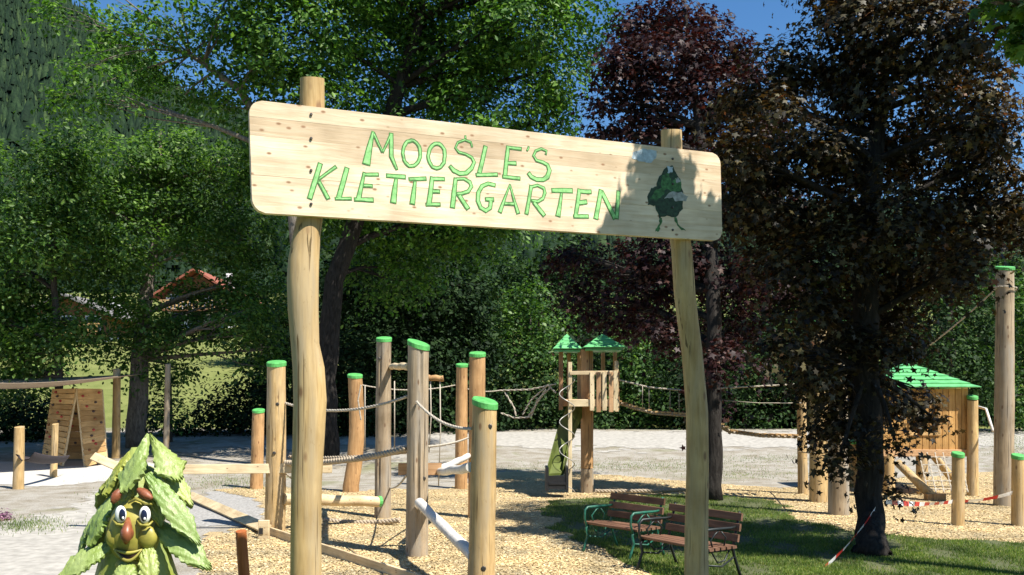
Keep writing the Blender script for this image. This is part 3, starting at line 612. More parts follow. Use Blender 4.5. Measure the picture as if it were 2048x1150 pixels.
# ------------------------------------------------------------------ chalet on the hillside
M_WHITE = plain('white_render', (.72, .72, .70), .9, .06, 3)
M_BROWN = wood('chalet_wood', (.10, .05, .025), (.20, .10, .05), (.28, .15, .08), 'X', .8, knots=False)
M_TILE = plain('red_roof_tile', (.27, .085, .05), .8, .25, 8)
M_PANE, nt, b = nm('window_glass'); b.inputs['Base Color'].default_value = (.03, .04, .05, 1); b.inputs['Roughness'].default_value = .08
def chalet(name, label, px0, px1, ypx_base, ypx_eave, D, ridge_h, depth=9, tile=None, white=False):
    a = W(px0, ypx_base, D); c = W(px1, ypx_base, D); zb = min(a.z, float(hgt(a.x, D))) - .3; ze = W(px0, ypx_eave, D).z
    root = thing(name, ((a.x + c.x) / 2, D, zb), label, 'house')
    w = c.x - a.x; mx = (a.x + c.x) / 2; hm = zb + (ze - zb) * .55
    MB().box((mx, D + depth / 2, (zb + hm) / 2), (w, depth, hm - zb)).build('wall', M_WHITE, root)
    MB().box((mx, D + depth / 2 + .05, (hm + ze) / 2), (w - .1, depth - .1, ze - hm)).build('upper_wall', M_WHITE if white else M_BROWN, root)
    g = MB(); P = [Vector((a.x, D - .02, ze)), Vector((c.x, D - .02, ze)), Vector((mx, D - .02, ze + ridge_h * .92))]
    g.prism(P, Vector((0, depth, 0))).build('gable', M_BROWN, root)
    rf = MB()
    for s in (-1, 1):
        e = Vector((mx + s * (w / 2 + 1.0), D - 1.2, ze - ridge_h * .14)); r_ = Vector((mx, D - 1.2, ze + ridge_h))
        rf.prism([e, r_, r_ + Vector((0, 0, .22)), e + Vector((0, 0, .22))], Vector((0, depth + 2.2, 0)))
    ro = rf.build('roof', tile or M_TILE, root)
    MB().box((mx + w * .22, D + depth * .6, ze + ridge_h * .9), (.7, .7, 1.6)).build('chimney', M_WHITE, ro)
    for k, fx in enumerate((.18, .5, .82)):
        for z0 in (zb + (hm - zb) * .35, hm + (ze - hm) * .25):
            x = a.x + w * fx
            o = MB().box((x, D - .03, z0 + .6), (1.3, .12, 1.4)).build('window', M_WHITE, root)
            MB().box((x, D - .10, z0 + .6), (1.1, .03, 1.2)).build('pane', M_PANE, o)
    bl = MB().box((mx, D - .7, hm + .05), (w + .4, 1.3, .15)); bl.build('balcony_floor', M_BROWN, root)
    MB().box((mx, D - 1.32, hm + .95), (w + .4, .08, .10)).build('balcony_rail', M_LARCH, root)
    for k in range(int(w / .35)):
        MB().box((a.x + .2 + k * .35, D - 1.32, hm + .52), (.16, .05, .78)).build('baluster', M_LARCH, root)
chalet('chalet', 'white and wood chalet with red tiled roof glimpsed through trees', 330, 462, 655, 592, 84, 2.3, white=True)
chalet('chalet', 'white farmhouse half hidden behind the left trees', 60, 215, 715, 632, 74, 1.6, tile=plain('grey_roof_tile', (.16, .15, .14), .8, .2, 8))

# ------------------------------------------------------------------ loose wood chips and grass
def chips():
    rg = np.random.default_rng(5); n = 190000
    D = 10.6 + 15 * rg.random(n) ** 1.5; px = rg.uniform(330, 2120, n); x = (px - 1024) / F * D
    ok = inside(CHIP, x, D) & ~inside(LAWN, x + wob(x, D), D + wob(D, x)); x = x[ok]; D = D[ok]; n = len(x)
    C = np.stack([x, D, hgt(x, D) + .015 + .008 * rg.random(n)], 1)
    nn = rg.normal(size=(n, 3)) * .22 + np.array([0, 0, 1]); nn /= np.linalg.norm(nn, axis=1, keepdims=True)
    T, B = frames(nn, rg); L = rg.uniform(.007, .026, n)[:, None]; w = L * rg.uniform(.25, .6, (n, 1)); th = .006
    q = [C - T * L - B * w, C + T * L - B * w * .7, C + T * L * .8 + B * w, C - T * L * .9 + B * w]
    V = np.stack(q, 1).reshape(-1, 3); Fc = np.arange(n * 4).reshape(-1, 4)
    o = np_mesh('wood_chips', V, Fc, M_CHIP); tag(o, 'loose yellow wood chips spread over the play area', 'wood chips', kind='stuff')
chips()
def grass():
    rg = np.random.default_rng(6); n = 250000
    D = 10.5 + 10.8 * rg.random(n) ** 1.4; px = rg.uniform(1000, 2120, n); x = (px - 1024) / F * D
    ok = inside(LAWN, x + wob(x, D), D + wob(D, x)) & (wob(x * 1.7, D * 1.3) + .8 * wob(D * .8, x * 2.6) + rg.normal(size=n) * .13 > -.16)
    x = x[ok]; D = D[ok]
    # thin weeds in the gravel at left and centre
    m_ = 14000; x2 = []; 
    for (px_, py_, sx, sy, k) in [(40, 1050, 50, 8, 1400), (250, 1000, 40, 20, 600), (1300, 930, 120, 8, 1500), (1540, 918, 60, 5, 900), (1250, 935, 160, 5, 1500), (470, 965, 60, 8, 1200), (2040, 890, 40, 15, 2500), (1480, 950, 70, 6, 900)]:
        for _ in range(k):
            g = GP(px_ + random.gauss(0, sx), max(866, py_ + random.gauss(0, sy))); x2.append((g.x, g.y))
    x2 = np.array(x2); x = np.concatenate([x, x2[:, 0]]); D = np.concatenate([D, x2[:, 1]]); n = len(x)
    base = np.stack([x, D, hgt(x, D) + .012], 1)
    a = rg.uniform(0, 2 * np.pi, n); t = np.stack([np.cos(a), np.sin(a), np.zeros(n)], 1); h = rg.uniform(.02, .06, n)[:, None]; w = .0055
    lean = rg.normal(size=(n, 3)) * .35; lean[:, 2] = 1; tip = base + lean * h
    V = np.stack([base - t * w, base + t * w, base * .45 + tip * .55 + t * w * .7 + np.array([0, 0, .006]), tip], 1).reshape(-1, 3)
    o = np_mesh('grass', V, np.arange(n * 4).reshape(-1, 4), M_GRASS); tag(o, 'short green grass of the lawn around the benches', 'grass', kind='stuff')
grass()
# ------------------------------------------------------------------ logs
TY = .20      # saw cuts of the posts lean a little to the front
def log_mesh(path, mat, parent, name='log', n=26, crack=None, seed=0, tilt=0.0, org=None):
    """path: list of (centre, radius), bottom to top; horizontal rings"""
    rg = random.Random(seed); P = []
    for i in range(len(path) - 1):
        (a, r0), (b, r1) = path[i], path[i + 1]
        k = max(1, int((Vector(b) - Vector(a)).length / .16))
        for j in range(k):
            t = j / k; P.append((Vector(a).lerp(Vector(b), t), r0 * (1 - t) + r1 * t))
    P.append((Vector(path[-1][0]), path[-1][1]))
    ph = [rg.uniform(0, 6.28) for _ in range(5)]; V = []
    for i, (c, r) in enumerate(P):
        last = i == len(P) - 1
        for k in range(n):
            a = 2 * math.pi * k / n
            q = r * (1 + .025 * math.sin(2 * a + ph[0] + i * .12) + .02 * math.sin(3 * a + ph[1] - i * .1) + .012 * math.sin(i * .9 + ph[2]) + .008 * rg.uniform(-1, 1))
            if crack is not None:
                d = (a - crack + .12 * math.sin(i * .35 + ph[3]) + math.pi) % (2 * math.pi) - math.pi
                q *= 1 - .22 * math.exp(-(d / .09) ** 2) * (1 if .1 < i / len(P) < .93 else .2)
            V.append(c + Vector((math.cos(a) * q, math.sin(a) * q, (tilt * math.cos(a) + TY * math.sin(a)) * q if last else 0)))
    m_ = len(P)
    f = [(i * n + k, i * n + (k + 1) % n, (i + 1) * n + (k + 1) % n, (i + 1) * n + k) for i in range(m_ - 1) for k in range(n)]
    f += [tuple(range(n - 1, -1, -1)), tuple((m_ - 1) * n + k for k in range(n))]
    o = MB().add(V, f).build(name, mat, parent, org, smooth=True); smooth_angle(o, 35); return o
def cap_mesh(c, r, parent, tilt=0.0, h=.052, mat=None):
    V = []; n = 24
    for z, k in ((-.02, 1.045), (h * .75, 1.06), (h, .97)):
        for i in range(n):
            a = 2 * math.pi * i / n; V.append(Vector(c) + Vector((math.cos(a) * r * k, math.sin(a) * r * k, z + (tilt * math.cos(a) + TY * math.sin(a)) * r)))
    f = [(j * n + i, j * n + (i + 1) % n, (j + 1) * n + (i + 1) % n, (j + 1) * n + i) for j in range(2) for i in range(n)] + [tuple(2 * n + i for i in range(n)), tuple(range(n - 1, -1, -1))]
    return MB().add(V, f).build('cap', mat or M_CAP, parent)
def bolt_at(p, r, parent, nrm=(0, -1, 0)):
    nrm = Vector(nrm).normalized(); p = Vector(p)
    return MB().tube([p - nrm * .01, p + nrm * .008, p + nrm * .012], [r, r, r * .7], 10).build('bolt', M_BOLT, parent)
POSTS = {}
def post(key, label, px, pyb, pyt, w, mat, dx=0, tilt=0, cap=True, crack=None, bend=0, seed=0, cat='post', name='log_post', group='log posts of the climbing course', D=None, bolts=()):
    if D is None:
        b = GP(px, pyb); D = b.y
    else: b = gz(px, D); b.z += .1
    r = w * D / F / 2; top = W(px + dx, pyt, D)
    root = thing(name, b, label, cat, group)
    mid = b.lerp(top, .5) + Vector((bend, 0, 0)); q = b.lerp(top, .25) + Vector((bend * .7, 0, 0)); q3 = b.lerp(top, .75) + Vector((bend * .6, 0, 0))
    log_mesh([(b - Vector((0, 0, .15)), r * 1.08), (b + Vector((0, 0, .15)), r * 1.05), (q, r * 1.02), (mid, r), (q3, r * .97), (top - Vector((0, 0, .045 if cap else 0)), r * .95)], mat, root, seed=seed, crack=crack, tilt=tilt)
    if cap: cap_mesh(top - Vector((0, 0, .06)), r * .97, root, tilt)
    for by, ox in bolts: bolt_at(W(px + dx * .5 + ox, by, D) + Vector((0, -r * math.sqrt(max(.05, 1 - (ox / (w / 2)) ** 2)), 0)), .028, root)
    POSTS[key] = (b, top, r, D); return root

# ------------------------------------------------------------------ entrance sign
def sign():
    gl = onplane(612, 1150, -.14); gl.z = 0
    root = thing('entrance_sign', gl, 'big wooden entrance sign with green lettering on two crooked log posts', 'sign')
    M4 = Matrix((SU, SV, SN)).transposed().to_4x4(); M4.translation = BL - gl
    def put(name, V, f, mat, parent=root):
        me = bpy.data.meshes.new(name); me.from_pydata([tuple(v) for v in V], [], f); me.materials.append(mat)
        o = bpy.data.objects.new(name, me); link(o, parent); o.matrix_local = M4 if parent is root else Matrix.Identity(4); return o
    # planks (u along the board, v up, w out of the face; the face is w = 0)
    T = .05; rc = .095; cuts = [0, .16, .335, .50, .685, .85, 1.0]
    def half(v):          # inset of the rounded corner at height v
        e = min(v, SH - v)
        return 0 if e >= rc else rc - math.sqrt(max(0, rc * rc - (rc - e) ** 2))
    for i in range(6):
        v0 = SH * cuts[i] + .0004; v1 = SH * cuts[i + 1] - .0004
        vs = np.linspace(v0, v1, 9); edge = [(half(v), v) for v in vs]; pol = edge + [(SL - a, v) for a, v in reversed(edge)]
        n = len(pol); c = .0014
        cu = SL / 2; cv = (v0 + v1) / 2
        ins = [(u + (c if u < cu else -c), v + (c if v < cv - .01 else (-c if v > cv + .01 else 0))) for u, v in pol]
        V = [(u, v, -T) for u, v in pol] + [(u, v, -c) for u, v in pol] + [(u, v, random.Random(i).uniform(-.0015, 0)) for u, v in ins]
        f = [tuple(range(n)), tuple(2 * n + k for k in range(n - 1, -1, -1))] + [(j * n + k, (j + 1) * n + k, (j + 1) * n + (k + 1) % n, j * n + (k + 1) % n) for j in range(2) for k in range(n)]
        put('plank', V, f, M_SIGN)
    # lettering ----------------------------------------------------
    Z1 = (600, 250, 6.3875); Z2 = (820, 250, 5.75); Z3 = (1020, 270, 6.3875)
    def uv(z, x, y):
        p = onplane(z[0] + x / z[2], z[1] + y / z[2]) - BL; return Vector((p.dot(SU), p.dot(SV)))
    def ell_(cx, cy, rx, ry, w): return [(cx + rx * math.sin(t), cy - ry * math.cos(t), w) for t in np.linspace(0, 2 * math.pi, 25)]
    def ribbon(mb, pts, z0, shrink):
        P = [p for p, w in pts]; Wd = [w for p, w in pts]; n = len(P); closed = (P[0] - P[-1]).length < 1e-5
        if not closed:
            d0 = (P[1] - P[0]).normalized(); d1 = (P[-1] - P[-2]).normalized(); P = list(P); P[0] = P[0] + d0 * shrink; P[-1] = P[-1] - d1 * shrink
        Lr = []
        for i in range(n):
            if closed: d = P[(i + 1) % (n - 1)] - P[(i - 1) % (n - 1)]
            else: d = P[min(i + 1, n - 1)] - P[max(i - 1, 0)]
            d.normalize(); q = Vector((-d.y, d.x)); h = max(.0025, Wd[i] / 2 - shrink); Lr.append((P[i] + q * h, P[i] - q * h))
        V = []; f = []
        for a, c in Lr: V += [(a.x, a.y, z0), (c.x, c.y, z0), (a.x, a.y, -.001), (c.x, c.y, -.001)]
        for i in range(n - 1):
            k = 4 * i; f += [(k, k + 1, k + 5, k + 4), (k, k + 4, k + 6, k + 2), (k + 1, k + 3, k + 7, k + 5)]
        f += [(0, 2, 3, 1), (4 * n - 4, 4 * n - 3, 4 * n - 1, 4 * n - 2)]
        mb.add(V, f)
    LET = [
     ('M', Z1, [[(935, 80, 50), (890, 300, 90), (845, 510, 125)], [(940, 100, 48), (1055, 350, 42)], [(1055, 350, 42), (1165, 105, 42)], [(1165, 100, 62), (1170, 400, 72), (1240, 575, 45)]]),
     ('O', Z1, [ell_(1425, 360, 112, 165, 56)]),
     ('O', Z2, [ell_(308, 355, 95, 142, 50)]),
     ('S', Z2, [[(715, 255, 30), (700, 195, 34), (630, 172, 36), (550, 200, 36), (525, 260, 36), (560, 312, 38), (640, 332, 40), (708, 370, 46), (735, 430, 52), (712, 500, 56), (650, 552, 60), (570, 556, 64), (505, 520, 66), (455, 465, 50)], [(636, 118, 26), (640, 165, 26)]]),
     ('L', Z2, [[(870, 238, 56), (795, 560, 62)], [(755, 575, 52), (1010, 568, 52)]]),
     ('E', Z2, [[(1130, 238, 50), (1092, 590, 66)], [(1120, 255, 44), (1285, 275, 46)], [(1110, 436, 50), (1225, 440, 50)], [(1060, 592, 48), (1270, 616, 52)]]),
     ('apostrophe', Z3, [[(240, 145, 30), (215, 205, 28)]]),
     ('S', Z3, [[(455, 252, 36), (468, 205, 38), (400, 175, 40), (330, 200, 42), (302, 262, 44), (340, 322, 46), (420, 350, 50), (482, 385, 58), (508, 455, 66), (480, 530, 70), (420, 575, 70), (340, 572, 66), (270, 530, 64), (232, 478, 60)]]),
     ('K', Z1, [[(262, 485, 82), (120, 950, 86)], [(235, 695, 50), (465, 528, 56)], [(238, 715, 60), (365, 950, 72)]]),
     ('L', Z1, [[(602, 540, 76), (490, 945, 86)], [(445, 940, 54), (662, 938, 56)]]),
     ('E', Z1, [[(822, 600, 56), (745, 955, 82)], [(805, 632, 56), (1008, 632, 58)], [(800, 775, 50), (930, 778, 54)], [(690, 950, 64), (942, 958, 72)]]),
     ('T', Z1, [[(1098, 645, 66), (1352, 665, 68)], [(1228, 680, 56), (1190, 1000, 104)]]),
     ('T', Z2, [[(-18, 622, 52), (190, 616, 54)], [(58, 640, 46), (25, 915, 82)]]),
     ('E', Z2, [[(256, 592, 62), (215, 930, 72)], [(238, 618, 52), (402, 622, 54)], [(250, 762, 50), (346, 765, 52)], [(180, 915, 50), (352, 912, 52)]]),
     ('R', Z2, [[(526, 605, 56), (488, 958, 70)], [(525, 622, 44), (620, 618, 48), (688, 658, 52), (704, 702, 52), (670, 760, 50), (595, 790, 46), (530, 790, 44)], [(560, 800, 60), (672, 970, 66)]]),
     ('G', Z2, [[(985, 695, 50), (900, 672, 52), (830, 702, 54), (786, 780, 56), (778, 870, 56), (812, 948, 58), (872, 985, 60), (922, 955, 60), (932, 860, 56)], [(862, 852, 50), (968, 856, 52)]]),
     ('A', Z2, [[(1152, 678, 24), (1030, 1010, 56)], [(1150, 690, 24), (1246, 1024, 56)], [(1080, 902, 46), (1205, 906, 46)]]),
     ('R', Z3, [[(272, 640, 56), (208, 1018, 66)], [(268, 665, 44), (350, 642, 48), (430, 680, 52), (450, 742, 54), (420, 812, 52), (350, 842, 48), (270, 836, 44)], [(300, 855, 56), (442, 1035, 66)]]),
     ('T', Z3, [[(528, 708, 66), (802, 712, 70)], [(658, 735, 46), (610, 1045, 78)]]),
     ('E', Z3, [[(886, 685, 56), (835, 1058, 66)], [(865, 716, 56), (1042, 726, 56)], [(865, 868, 60), (985, 850, 64)], [(808, 1040, 54), (1006, 1040, 56)]]),
     ('N', Z3, [[(1162, 695, 66), (1094, 1078, 70)], [(1168, 720, 60), (1345, 1075, 72)], [(1386, 708, 60), (1360, 1075, 66)]])]
    for ch, z, strokes in LET:
        mo = MB(); mi = MB()
        for i, s in enumerate(strokes):
            pts = []
            for x, y, w in s:
                p = uv(z, x, y); sc = (uv(z, x + 30, y) - p).length / 30; pts.append((p, w * sc * .86))
            if len(pts) == 2: pts = [pts[0], ((pts[0][0] + pts[1][0]) / 2, (pts[0][1] + pts[1][1]) / 2), pts[1]]
            rr = random.Random(hash((round(s[0][0]), i)) % 999)
            pts = [(p + Vector((rr.gauss(0, .0015), rr.gauss(0, .0015))) if 0 < k < len(pts) - 1 else p, w * rr.uniform(.93, 1.08)) for k, (p, w) in enumerate(pts)]
            ribbon(mo, pts, .0016 + .0002 * i, 0); ribbon(mi, pts, .0030 + .0002 * i, .0082)
        o = put('letter', mo.v, mo.f, M_LDARK); put('letter_fill', mi.v, mi.f, M_LGREEN, o)
        o['label'] = 'painted green letter ' + ch if ch != 'apostrophe' else 'painted green apostrophe'
    # painted motif at the right end: plain blotches of colour
    Z4 = (1180, 270, 5.229)
    def blot(name, pts, h, mat):
        rr = random.Random(name + str(pts[0])); q = []
        for k, (x, y) in enumerate(pts):
            x2, y2 = pts[(k + 1) % len(pts)]
            for t in (0, .33, .67): q.append((x + (x2 - x) * t + rr.uniform(-9, 9), y + (y2 - y) * t + rr.uniform(-9, 9)))
        P = [uv(Z4, x, y) for x, y in q]; n = len(P)
        V = [(p.x, p.y, h) for p in P] + [(p.x, p.y, -.001) for p in P]
        put(name, V, [tuple(range(n)), tuple(range(2 * n - 1, n - 1, -1))] + [(k, k + n, (k + 1) % n + n, (k + 1) % n) for k in range(n)], mat)
    MB_ = plain('motif_blue', (.42, .50, .54), .8, .3, 25); MG = plain('motif_green', (.05, .15, .045), .7, .6, 30); MD = plain('motif_dark_green', (.022, .05, .025), .7, .6, 30); MW = plain('motif_white', (.32, .33, .30), .8, .4, 25)
    blot('painted_motif', [(440, 190), (520, 160), (560, 135), (610, 150), (690, 170), (690, 240), (640, 290), (560, 280), (510, 270), (440, 240)], .0012, MB_)
    blot('painted_motif', [(800, 330), (860, 320), (905, 400), (950, 500), (975, 640), (965, 780), (890, 870), (800, 850), (720, 870), (685, 740), (610, 730), (600, 650), (640, 560), (690, 540), (730, 440)], .0014, MD)
    blot('painted_motif', [(760, 430), (820, 400), (850, 490), (900, 440), (955, 480), (965, 570), (880, 610), (840, 580), (800, 560), (760, 640), (690, 680), (620, 670), (680, 580), (740, 560)], .0018, MG)
    blot('painted_motif', [(840, 590), (960, 600), (1030, 650), (1000, 690), (900, 690), (860, 660), (780, 660)], .0022, MW)
    blot('painted_motif', [(885, 455), (935, 450), (945, 490), (905, 510)], .0023, MW)
    blot('painted_motif', [(812, 330), (860, 328), (855, 395), (812, 395)], .0019, MB_)
    blot('painted_motif', [(735, 865), (755, 870), (735, 960), (720, 1010), (680, 1005), (715, 950)], .0015, MG)
    blot('painted_motif', [(885, 865), (905, 860), (940, 950), (1010, 1000), (960, 995), (910, 950)], .0016, MG)
    # posts behind the board
    def gate(pxs, seed, off):
        path = []
        for x, y, w in pxs:
            p = onplane(x, y, off); path.append((p, w * p.y / F / 2))
        b = path[0][0].copy(); b.z = -.2; path = [(b, path[0][1] * 1.04)] + path
        return log_mesh(path, M_LOG, root, 'post', 30, None, seed)
    gate([(612, 1150, 60), (612, 1060, 60), (613, 965, 61), (617, 880, 63), (620, 800, 65), (617, 735, 62), (610, 687, 56), (606, 620, 61), (605, 560, 64), (607, 520, 62), (613, 470, 55), (620, 430, 52), (624, 330, 50), (624, 206, 50), (624, 157, 49)], 3, -.135)
    gate([(1393, 1150, 49), (1393, 1060, 48), (1395, 942, 45), (1394, 824, 45), (1384, 706, 42), (1376, 647, 42), (1369, 588, 43), (1363, 500, 42), (1350, 420, 40), (1343, 300, 41), (1342, 260, 41)], 5, -.125)
    for x, ys in ((622, (229, 277, 341, 408)), (1345, (318, 368, 415, 460))):
        for y in ys: bolt_at(onplane(x, y), .010, root, SN)
sign()

# ------------------------------------------------------------------ carved wooden tree figure at lower left
M_CARVE, nt, b = nm('carved_green_paint')
_v = coords(nt, (1, 1, 1)); _n = noise(nt, _v, 5, 5); _z = noise(nt, coords(nt, (22, 22, 7)), 2, 4, .6, .4)
_g = N(nt, 'ShaderNodeObjectInfo')
_c = mixc(nt, _g.outputs['Random'], (.16, .25, .05), (.32, .32, .04))
_c = mixc(nt, ramp(nt, [(.35, (0, 0, 0)), (.7, (1, 1, 1))], _n).outputs[0], _c, (.30, .37, .13))
_c = mixc(nt, ramp(nt, [(.25, (1, 1, 1)), (.42, (0, 0, 0))], _z).outputs[0], _c, (.14, .17, .03))
nt.links.new(_c, b.inputs['Base Color']); b.inputs['Roughness'].default_value = .42; b.inputs['Specular IOR Level'].default_value = .5; bump(nt, b, _z, .6, .012)
M_FACE = plain('face_ochre_paint', (.30, .265, .05), .42, .3, 9, .5)
M_NOSE = plain('nose_red_paint', (.24, .075, .03), .4, .25, 14, .5)
M_EYE = plain('eye_white_paint', (.82, .82, .80), .3, .04, 5, .5)
M_PUP = plain('eye_navy_paint', (.012, .018, .05), .25, .2, 10, .5)
M_MOUTH = plain('mouth_dark_paint', (.035, .012, .008), .5, .2, 10)
M_CONE = plain('carved_cone_paint', (.22, .07, .03), .5, .3, 40)
def figure():
    AX = W(272, 1000, 6.0).x; base = Vector((AX, 6.0, 0))
    root = thing('carved_tree_figure', base, 'carved wooden spruce tree figure with painted smiling face and green boughs', 'sculpture')
    def Z(x, y, D): return W(80 + x / 3.965, 860 + y / 3.965, D)
    prof = [(0, .40), (.3, .42), (.7, .36), (1.0, .27), (1.25, .20), (1.5, .17), (1.7, .10), (1.88, .03)]
    mb = MB(); mb.tube([base + Vector((0, 0, z)) for z, r in prof], [r for z, r in prof], 20, .05, 4); o = mb.build('body', M_CARVE, root, smooth=True)
    def bough(rt, tp, hw, nrm, arch=.06, ns=22, ntt=12, teeth=9, droop=0, seed=0, s0=.38, lin=False):
        rg = random.Random(seed); rt = Vector(rt); tp = Vector(tp); ax = tp - rt; L = ax.length; ax.normalize()
        nrm = Vector(nrm); nrm = (nrm - ax * nrm.dot(ax)).normalized(); sd = nrm.cross(ax).normalized()
        V = []
        for side in (0, 1):
            for i in range(ns + 1):
                s = i / ns; w = hw * (s0 + (1 - s0) * (min(1, s / .85) if lin else math.sin(math.pi / 2 * min(1, s / .6)))) * (1 if s < (.86 if lin else .72) else 1 - .55 * ((s - .72) / .28) ** 2)
                for j in range(ntt + 1):
                    t = 2 * j / ntt - 1; saw = ((s * teeth + (.5 if t > 0 else 0)) % 1)
                    ed = 1 + (.26 * (saw - .5) * abs(t) ** 3)
                    tipj = L * (s + (.07 * (j % 2) if s > .97 else 0))
                    p = rt + ax * tipj * (1 - .10 * t * t * s) + sd * t * w * ed
                    h = arch * 4 * s * (1 - s) * .6 + hw * .26 * (1 - abs(t) ** 1.6) * (.4 + .6 * math.sin(math.pi * min(1, s + .15)))
                    h += .011 * abs(math.sin((abs(t) * 3.4 - s * 5.0 * (1 - .25 * abs(t))) * math.pi)) * min(1, abs(t) * 3)
                    p = p + nrm * h - Vector((0, 0, droop * s * s)) + nrm * (rg.uniform(-.002, .002))
                    if side: p = p - nrm * (.032 * (1 - .35 * abs(t)))
                    V.append(p)
        n1 = (ns + 1) * (ntt + 1); q = ntt + 1; f = []
        for i in range(ns):
            for j in range(ntt):
                a = i * q + j; f += [(a, a + 1, a + q + 1, a + q), (n1 + a, n1 + a + q, n1 + a + q + 1, n1 + a + 1)]
        for i in range(ns):
            for e in (0, ntt):
                a = i * q + e; f.append((a, a + q, n1 + a + q, n1 + a) if e == 0 else (a, n1 + a, n1 + a + q, a + q))
        for e in (0, ns):
            for j in range(ntt):
                a = e * q + j; f.append((a, n1 + a, n1 + a + 1, a + 1) if e == 0 else (a, a + 1, n1 + a + 1, n1 + a))
        o = MB().add(V, f).build('bough', M_CARVE, root, smooth=True); smooth_angle(o, 50); return o
    fr = Vector((0, -1, .25))
    # crown boughs
    bough(Z(868, 40, 5.97), Z(670, 470, 5.74), .115, (-.45, -.9, .5), .0, seed=1, s0=.04, lin=True)
    bough(Z(872, 40, 5.97), Z(1095, 390, 5.80), .105, (.5, -.9, .55), .0, seed=2, s0=.04, lin=True)
    bough(Z(760, 150, 6.02), Z(520, 500, 5.86), .062, (-.8, -.6, .5), .03, seed=3)
    bough(Z(930, 230, 5.98), Z(1190, 590, 5.84), .062, (.75, -.7, .45), .03, seed=4)
    bough(Z(850, 350, 5.80), Z(1245, 880, 5.72), .072, (.55, -.95, .35), .035, seed=5)
    bough(Z(600, 520, 5.92), Z(400, 900, 5.78), .085, (-.65, -.85, .4), .035, seed=6)
    bough(Z(430, 700, 5.98), Z(310, 1010, 5.92), .055, (-.8, -.5, .4), .02, seed=7)
    bough(Z(900, 740, 5.86), Z(1330, 1085, 5.72), .080, (.45, -.9, .45), .04, seed=8)
    bough(Z(590, 900, 5.84), Z(170, 1165, 5.72), .080, (-.4, -.9, .45), .04, seed=9)
    bough(Z(680, 1050, 5.73), Z(670, 1260, 5.60), .080, (0, -1, .3), .02, seed=10)
    bough(Z(850, 900, 5.78), Z(880, 1220, 5.64), .060, (.2, -1, .3), .02, seed=11)
    bough(Z(720, 430, 5.86), Z(640, 640, 5.80), .05, (-.2, -1, .3), .01, seed=12)
    bough(Z(900, 480, 5.84), Z(960, 760, 5.78), .045, (.35, -1, .3), .01, seed=16)
    # lower and rear boughs, ring by ring
    for k, (zz, rr, L, n_) in enumerate([(1.62, .10, .36, 4), (1.28, .16, .42, 5), (.92, .24, .46, 7), (.60, .32, .42, 9), (.34, .38, .34, 9)]):
        for q in range(n_):
            if zz > .8: a = R(-10 + 200 * (q + .5) / n_)          # rear half only where the front is drawn above
            else: a = 2 * math.pi * (q + .5 * (k % 2)) / n_
            d = Vector((math.cos(a), math.sin(a), 0)); p = base + Vector((0, 0, zz + .12)) + d * (rr * .7)
            bough(p, p + d * L * .62 - Vector((0, 0, L * .75)), .10 + .015 * k, d * .8 + Vector((0, 0, .6)), .03, 12, 8, 7, 0, 30 + k * 10 + q)
    # face
    fc = Z(745, 800, 5.86); f_ = MB()
    f_.ell(fc, (.168, .15, .225), 24, 16); fo = f_.build('face', M_FACE, root, smooth=True)
    ck = MB(); ck.ell(Z(850, 850, 5.755), (.066, .04, .075), 16, 10); ck.build('cheek', M_FACE, root, smooth=True)
    ck = MB(); ck.ell(Z(590, 850, 5.765), (.055, .04, .07), 16, 10); ck.build('cheek', M_FACE, root, smooth=True)
    for ex, ey, px_, py_ in ((640, 668, 652, 672), (832, 672, 824, 678)):
        e = Z(ex, ey, 5.715); eo = MB().ell(e, (.037, .022, .056), 20, 12).build('eye', M_EYE, root, smooth=True)
        p = Z(px_, py_, 5.695); MB().ell(p, (.021, .009, .039), 18, 10).build('pupil', M_PUP, eo, smooth=True)
        MB().ell(Z(px_ + 6, py_ + 26, 5.685), (.008, .005, .010), 12, 8).build('eye_highlight', M_EYE, eo, smooth=True)
        MB().tube([Z(ex - 62, ey + 45, 5.72), Z(ex - 30, ey + 82, 5.70), Z(ex + 30, ey + 84, 5.70), Z(ex + 62, ey + 50, 5.72)], [.005, .010, .010, .005], 8).build('eyelid', M_FACE, eo, smooth=True)
    no = MB(); no.tube([Z(700, 700, 5.735), Z(695, 760, 5.695), Z(688, 815, 5.655), Z(684, 855, 5.645), Z(682, 895, 5.68)], [.012, .028, .036, .034, .012], 16, .04, 2); no.ell(Z(690, 822, 5.668), (.042, .036, .048), 16, 10); no.build('nose', M_NOSE, root, smooth=True)
    # mouth: dark crescent with lower lip
    up = [Z(585 + 225 * t, 945 + 30 * math.sin(math.pi * t), 5.715 - .03 * math.sin(math.pi * t)) for t in np.linspace(0, 1, 13)]
    lo = [Z(585 + 225 * t, 945 + 92 * math.sin(math.pi * t), 5.712 - .03 * math.sin(math.pi * t)) for t in np.linspace(0, 1, 13)]
    mm = MB(); mm.tube(up, [.004 + .007 * math.sin(math.pi * t) for t in np.linspace(0, 1, 13)], 10); mm.build('upper_lip', M_FACE, root, smooth=True)
    m2 = MB(); m2.prism([Vector(p) for p in up] + [Vector(p) for p in reversed(lo)], Vector((0, .04, 0))); m2.build('mouth', M_MOUTH, root)
    m3 = MB(); m3.tube(lo, [.003 + .008 * math.sin(math.pi * t) for t in np.linspace(0, 1, 13)], 10); m3.build('lower_lip', M_FACE, root, smooth=True)
    ch = MB(); ch.ell(Z(690, 1065, 5.76), (.075, .05, .045), 16, 10); ch.build('chin', M_FACE, root, smooth=True)
